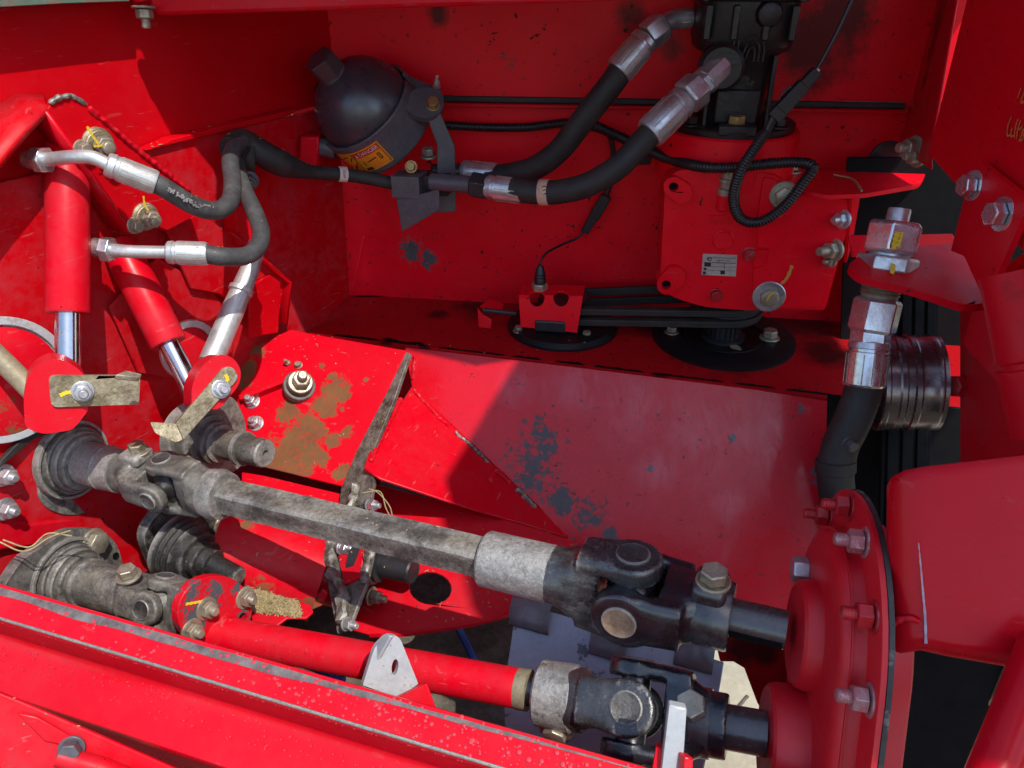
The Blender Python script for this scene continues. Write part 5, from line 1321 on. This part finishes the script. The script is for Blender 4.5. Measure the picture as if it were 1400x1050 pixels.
MB().hexa(sp - V((0, 0, .002)), V((0, 0, 1)), .0115, .010, .3).build('sensor_nut', 'bolt_dull', sc_, bevel=.0006)
MB().lathe(sp + V((0, 0, .006)), V((0, 0, 1)), [(0, .008), (.008, .008), (.010, .0072), (.012, .008), (.014, .007), (.016, .0076), (.018, .0066), (.024, .0055), (.028, .003)], 20).build('sensor_boot', 'plastic', sc_, angle=25)
hk = thing('small_hook', 'small red bent hook on a black rod left of the sensor cover', 'hook', Z.at(665, 448))
plate('hook_plate', 'red_gear', hk, Plane(Z.at(663, 450), (-.3, -.9, .2)), [(652, 420), (658, 428), (672, 437), (671, 450), (654, 448)], .003)
plate('hook_back', 'red_gear', hk, Plane(Z.at(672, 436), (-.6, -.7, .2)), [(655, 419), (668, 409), (688, 416), (686, 424), (660, 424)], .003)
MB().tube([U(661, 424, 1.09), U(706, 429, 1.085)], .0035, 10).build('hook_rod', 'black', hk)
def zlathe(p, prof, name, mat, parent, n=64, angle=30): return MB().lathe(p, V((0, 0, 1)), prof, n).build(name, mat, parent, angle=angle)
pl1 = thing('belt_pulley', 'round black pulley housing on the shelf under the sensor cover', 'pulley', Z.at(770, 455))
pc1 = Z.at(769, 447); pc2 = Z.at(988, 462)
zlathe(pc1, [(0, .079), (.004, .079), (.010, .074), (.012, .060), (.012, .02)], 'base_ring', 'black_matt', pl1)
zlathe(pc1 + V((0, 0, .010)), [(0, .026), (.008, .026), (.009, .034), (.014, .028), (.022, .034), (.030, .028), (.038, .034), (.040, .01)], 'sheave', 'black', pl1)
MB().box(SPv.at(752, 456) + V((.0, .004, .010)), bu * .022, V((0, .004, 0)), V((0, 0, .009))).build('foot_block', 'black', pl1, bevel=.003)
for x, y in ((709, 452), (802, 459), (806, 420)): bolt(pl1, Z.off(.009).at(x, y), V((0, 0, 1)), .006, mat='bolt_dull', h=.005)
pl2 = thing('belt_pulley', 'round black pulley disc with splined hub below the gearbox', 'pulley', Z.at(990, 470))
zlathe(pc2, [(0, .098), (.004, .098), (.006, .092), (.006, .058), (.0, .056)], 'base_disc', 'black_matt', pl2)
zlathe(pc2 + V((0, 0, .0)), [(0, .056), (.004, .056), (.0055, .054), (.002, .040), (.002, .02)], 'inner_dish', 'black_matt', pl2)
hubm = MB()
for i in range(20):
    q = math.tau * i / 20; e = V((math.cos(q), math.sin(q), 0)); hubm.box(pc2 + e * .020 + V((0, 0, .02)), e * .002, V((-e.y, e.x, 0)) * .0018, V((0, 0, .018)))
hubm.lathe(pc2, V((0, 0, 1)), [(0, .030), (.006, .030), (.007, .020), (.06, .020)], 32)
hubm.build('splined_hub', 'black', pl2)
zlathe(pc2 + V((0, .012, .036)), [(-.006, .046), (-.003, .049), (.002, .043), (.010, .049), (.018, .043), (.026, .049), (.034, .03)], 'sheave', 'black', pl2)
for x, y, r in ((1052, 462, .010), (918, 454, .0075)): bolt(pl2, Z.off(.006).at(x, y), V((0, 0, 1)), r, mat='bolt_dull', h=r)
MB().add([Z.off(.0035).at(*q) for q in ((996, 470), (999, 476), (1015, 480), (1012, 474), (1004, 470))], [[0, 1, 2, 3, 4]]).build('bare_patch', 'tan', pl2)  # tan patch standing in for pale concrete glimpsed through the disc
def belt(label, z, r1, r2):
    c1v = pc1 + V((0, 0, z)); c2v = pc2 + V((0, .012, z + .014)); d = (c2v - c1v).normalized(); e = V((-d.y, d.x, 0))
    pts = []
    for i in range(17): q = math.pi / 2 + math.pi * i / 16; pts.append(c1v + d * math.cos(q) * r1 + e * math.sin(q) * r1)
    for i in range(17): q = -math.pi / 2 + math.pi * i / 16; pts.append(c2v + d * math.cos(q) * r2 + e * math.sin(q) * r2)
    out = []
    m = len(pts)
    for i, p in enumerate(pts):
        t = (pts[(i + 1) % m] - pts[i - 1]).normalized(); nn_ = V((t.y, -t.x, 0))
        out.append([p + nn_ * .0055 + V((0, 0, .0045)), p + nn_ * .0055 - V((0, 0, .0045)), p - nn_ * .0045 - V((0, 0, .006)), p - nn_ * .0045 + V((0, 0, .006))])
    out.append(out[0])
    o = MB().rings(out, True, False).build('drive_belt', 'rubber', None, bevel=.001)
    o['label'] = label; o['category'] = 'belt'; o['group'] = 'belts on the shelf'
belt('lower of the two black V-belts running from the sensor cover to the gearbox', .024, .031, .046)
belt('upper of the two black V-belts running from the sensor cover to the gearbox', .040, .031, .046)

# ================================================================== right-hand bracketry
fb = thing('fitting_bracket', 'red angle bracket bolted to the right wall, holding the bulkhead fitting', 'bracket', U(1345, 415, .66))
RB = RIGHT.off(.010)
plate('upright', 'red_gear', fb, RB, [(1338, 219, 6), (1397, 266, 3), (1405, 280, 3), (1347, 414, 4), (1318, 350, 2), (1300, 343, 2), (1318, 270, 2)], .005, r=2, bevel=.0012)
M['red_foot'] = red('red_paint_foot', rough=.4, specks=.6, dust=.2, spec=.1)
FZ = Plane(RB.at(1338, 414), (.05, -.10, 1))
foot = plate('foot', 'red_foot', fb, FZ, rnd([(1158, 362, 8), (1188, 341, 8), (1304, 333, 6), (1350, 372, 4), (1347, 415, 8), (1318, 417, 6), (1245, 394, 4), (1175, 378, 10)], 4), .007, bevel=.0015)
plate('rear_web', 'red_gear', fb, Plane(U(1240, 335, .82), (-.1, -.95, .2)), [(1160, 322), (1303, 320), (1313, 345), (1165, 352)], .004)
for x, y, r in ((1331, 254, .0096), (1371, 293, .0102)):
    p = RB.off(.001).at(x, y)
    bolt(fb, p, RB.n + V((0, -.2, .05)), r, h=r * .95, mat='zinc_bright', washer=1.4)
ft = thing('bulkhead_fitting', 'big zinc hydraulic fitting through the right bracket with black hose below', 'fitting', U(1185, 470, .70))
AXF = Line(U(1229, 292, .705), U(1196, 432, .725))
fd = (U(1196, 432, .725) - U(1229, 292, .705)).normalized()
def fpt(y):                # place on the axis at image row y
    a_, b_ = U(1229, 292, .705), U(1196, 432, .725); lo, hi = -1., 3.
    for _ in range(40):
        m_ = (lo + hi) / 2
        if px(a_.lerp(b_, m_))[1] < y: lo = m_
        else: hi = m_
    return a_.lerp(b_, lo)
def fz(y0, y1, r, mat, name, rot=.15): return nut(ft, fpt(y0), fpt(y1), r, mat, rot, name)
MB().lathe(fpt(291), fd, [(-.004, .007), (-.004, .0092), (-.002, .0100), (.03, .0100)], 28).build('thread_end', 'zinc', ft)
fz(303, 347, .0250, 'zinc_bright', 'lock_nut'); MB().lathe(fpt(340), fd, [(0, .018), (.012, .018)], 30).build('thread', 'zinc', ft)
fz(350, 372, .0275, 'zinc', 'jam_nut', .45)
MB().lathe(fpt(376), fd, [(0, .0195), (.006, .0195), (.008, .017), (.012, .017), (.0125, .018), (.0135, .016), (.015, .018), (.0165, .016), (.018, .018), (.0195, .016), (.022, .0165)], 36).build('thread', 'bolt_dull', ft, angle=20)
fz(408, 454, .0225, 'zinc_bright', 'swivel_nut', .3)
f2a, f2b = U(1191, 450, .728), U(1182, 525, .735)
nut(ft, f2a, f2a.lerp(f2b, .28), .0185, 'zinc_bright', .6); ferrule(ft, f2a.lerp(f2b, .2), f2b.lerp(f2a, -.04), .0190, 'zinc_bright')
hose('rubber_hose', ft, [U(1184, 515, .735), U(1177, 545, .74), U(1163, 580, .745), U(1148, 612, .75), U(1142, 650, .755), U(1146, 690, .76), U(1150, 740, .765)], .0175, 'rubber')
MB().lathe(U(1142, 628, .752), U(1142, 660, .757) - U(1142, 628, .752), [(0, .0178), (.001, .0192), (.012, .0192), (.013, .0178)], 28).build('clamp', 'rubber', ft)
bolt(ft, U(1160, 606, .735), V((.3, -.9, 0)), .006, mat='dark_steel')
fzl = Plane(fpt(325) - CF * .0205, -CF + CU * .25)
stroke(ft, Plane(fpt(326) - CF * .0222 + CR * .003, -CF * .95 + CU * .3), [(1229, 314), (1225, 326), (1222, 340)], .0045, 'yellow')
stroke(ft, Plane(fpt(326) - CF * .0222 + CR * .003, -CF * .95 + CU * .3), [(1234, 316), (1231, 328), (1228, 338)], .0025, 'yellow')
stroke(ft, Plane(fpt(364) - CF * .0225 + CR * .002, -CF * .95 + CU * .3), [(1222, 357), (1221, 366), (1219, 374)], .004, 'yellow')
# bracket tray between gearbox and right wall
tz = Plane(U(1150, 250, .92), (0, 0, 1))
tr_ = thing('bracket_tray', 'red folded bracket between gearbox and right wall', 'bracket', U(1170, 262, .92))
plate('tray', 'red_gear', tr_, tz, rnd([(1040, 231, 2), (1092, 259, 6), (1130, 267, 6), (1182, 265, 8), (1258, 252, 8), (1268, 232, 4), (1266, 222, 4), (1120, 235, 2)], 4), .005)
plate('tray_leg', 'red_gear', tr_, Plane(U(1172, 300, .93), (.7, -.7, 0)), [(1166, 266), (1177, 266), (1166, 330), (1158, 360)], .005)
for x, y, r in ((1250, 203, .0105), (1255, 214, .009)): bolt(tr_, U(x, y, .86), V((-.95, -.25, .1)), r, h=r, stub=.007, mat='bolt_dull')
bolt(tr_, tz.off(.001).at(1082, 234), V((0, 0, 1)), .009, h=.006, mat='bolt_dull'); MB().lathe(BACK.off(.02).at(1213, 218), BACK.n, [(0, .024), (.004, .024), (.005, .020), (.002, .012)], 28).build('grommet', 'rubber', tr_)
hose('straw', tr_, [tz.off(.002).at(1140, 239), tz.off(.003).at(1166, 245), tz.off(.002).at(1178, 261)], .0012, 'chaff', segs=6)
# grooved pulley with belts
pm = (CR * -.977 + CF * .215).normalized()
pcl = U(1194, 523, .785)
gpz = thing('grooved_pulley', 'shiny grooved steel idler pulley at the right', 'pulley', pcl - V((0, 0, .05)))
PRF = [(.0, .0445), (.0, .0485), (.0012, .0492), (.005, .0492), (.0062, .0484), (.014, .0484), (.0155, .0492), (.020, .0492), (.0215, .0478), (.027, .0478), (.0285, .0495), (.033, .0495), (.0345, .0484), (.046, .0484), (.0475, .0490), (.052, .0490), (.0535, .0482), (.057, .0485), (.058, .045), (.053, .0435), (.004, .0435), (.0, .0445)]
MB().lathe(pcl, -pm, PRF, 72, cap=False).build('rim', 'pulley', gpz, angle=25)
MB().lathe(pcl, -pm, [(.028, .043), (.034, .043), (.034, .012), (.028, .012)], 48, cap=False).build('web', 'tan', gpz)
MB().lathe(pcl, -pm, [(-.004, .010), (.07, .010)], 24).build('axle', 'bolt_dull', gpz)
for lab, x0, y0, x1, y1, d_, w_ in (('black flat belt running up from the grooved pulley', 1254, 385, 1252, 470, .82, .022), ('black flat belt running down from the grooved pulley', 1238, 575, 1232, 800, .82, .026)):
    pa, pb = U(x0, y0, d_), U(x1, y1, d_)
    m_ = MB().box((pa + pb) / 2, CR * w_, (pb - pa) / 2, CF * .003)
    for i in range(3): m_.box((pa + pb) / 2 - CF * .004 + CR * (w_ * (.6 * i - .6)), CR * (w_ * .22), (pb - pa) / 2, CF * .002)
    o = m_.build('flat_belt', 'void', None, bevel=.001); o['label'] = lab; o['category'] = 'belt'; o['group'] = 'flat belts at the right'
# red cylinder at right edge
rc = thing('hydraulic_cylinder', 'dirty red cylinder cut off by the right edge', 'cylinder', U(1400, 520, .55))
M['red_soot'] = red('red_paint_sooty', rough=.4, specks=.8, grease=[(U(1385, 408, .53), .022), (U(1395, 440, .53), .016)])
rd_ = (U(1412, 520, .56) - U(1378, 360, .56)).normalized()
MB().lathe(U(1381, 372, .56), rd_, [(0, .01), (0, .0205), (.062, .0215), (.064, .0225), (.066, .0200), (.070, .0200), (.071, .0225), (.12, .0225)], 44).build('barrel', 'red_soot', rc, angle=25)
# marker scribble on the right panel
sg = RIGHT.off(.0005)
mk = [[(1383, 160), (1378, 172), (1377, 185), (1381, 184), (1384, 175)], [(1383, 176), (1382, 186), (1387, 185)], [(1392, 163), (1388, 175), (1387, 188)], [(1396, 164), (1391, 178), (1390, 189)], [(1390, 176), (1395, 176), (1398, 172)], [(1399, 176), (1395, 190), (1393, 192)], [(1401, 175), (1398, 190), (1394, 192)], [(1396, 120), (1391, 134)], [(1400, 126), (1396, 140), (1402, 138)]]
for q in mk: stroke(H, sg, q, .0016, 'orange', 'marker_scribble')

# ================================================================== small extras
co = thing('blue_cord', 'thin blue cord hanging below the trough', 'cord', U(640, 880, .95))
hose('cord', co, [U(622, 850, .93), U(632, 870, .93), U(642, 890, .92), U(652, 912, .91)], .0048, 'cord', segs=8)
co2 = thing('blue_cord', 'thin blue cord glimpsed under the red tube beside the beam', 'cord', U(430, 912, .85))
hose('cord', co2, [U(395, 902, .86), U(430, 914, .84), U(470, 930, .82)], .004, 'cord', segs=8)

# worn printing on the upper left hose
hp = [U(228, 257, .712), U(245, 267, .722), U(262, 277, .733), U(280, 283, .748), U(298, 285, .762)]
P = smooth_path(hp, 10)
b = MB()
for i in range(2, len(P) - 2):
    if random.random() < .25: continue
    t_ = (P[i + 1] - P[i - 1]).normalized(); n_ = (CO - P[i]).normalized(); s_ = t_.cross(n_).normalized()
    c = P[i] + n_ * .0022
    for q in range(2):
        b.box(c + s_ * random.uniform(-.0022, .0022) + t_ * random.uniform(-.001, .001), t_ * random.uniform(.0004, .0013), s_ * random.uniform(.0004, .0012), n_ * .0004)
b.build('hose_printing', 'tin', lh1)
# wisps of straw caught on the machinery
for lab, pts in (('dry straw caught left under the bearing casting', [(0, 742, .70), (35, 752, .70), (70, 735, .71), (95, 728, .72)]), ('dry straw bent over the muddy end plate bolt', [(500, 672, .86), (518, 678, .855), (528, 690, .85), (533, 705, .85)])):
    s_t = thing('straw_wisp', lab, 'straw', U(*pts[0]), 'straw wisps')
    for k_ in range(2):
        pp = [U(x + random.uniform(-5, 5), y + random.uniform(-6, 6), d_) for x, y, d_ in pts]
        hose('straw', s_t, pp, .0007, 'chaff', segs=6)

# chaff and crumbs settled on whatever faces up around the shafts
bpy.context.view_layer.update()
dg = bpy.context.evaluated_depsgraph_get()
b = MB(); cnt = 0
for i in range(1700):
    x = random.uniform(-.62, .10); y = random.uniform(.36, .95)
    hit, loc, nor, _, ho, _ = SC.ray_cast(dg, V((x, y, CAM_H - .02)), V((0, 0, -1)), distance=.82)
    if not hit or nor.z < .45: continue
    if noise.noise(V((x * 14, y * 14, 3.))) < .05 and random.random() < .8: continue
    if ho.name.startswith(('water', 'top_flange', 'web', 'bare', 'belly', 'barrel', 'gusset', 'chute', 'lug', 'top_strip', 'cheek', 'tube', 'yoke', 'socket', 'bearing_cup', 'cross', 'clip', 'plate')): continue
    q = random.uniform(0, 6.28); L_ = random.choice((.0005, .0007, .0009, .0012, .002)) * random.uniform(.7, 1.2)
    w_ = (V((math.cos(q), math.sin(q), 0)) - nor * nor.dot(V((math.cos(q), math.sin(q), 0)))).normalized() * L_
    z = nor.cross(w_).normalized() * random.uniform(.0003, .0006); c = loc + nor * .0006; h_ = nor * .0004
    b.add([c - w_ - z, c + w_ - z, c + w_ + z, c - w_ + z, c - w_ + h_, c + w_ + h_], [[0, 1, 5, 4], [2, 3, 4, 5], [0, 4, 3], [1, 2, 5]])
    cnt += 1
o = b.build('chaff', 'chaff'); o['kind'] = 'stuff'; o['label'] = 'dry chaff crumbs lying on the shafts and plates'; o['category'] = 'chaff'
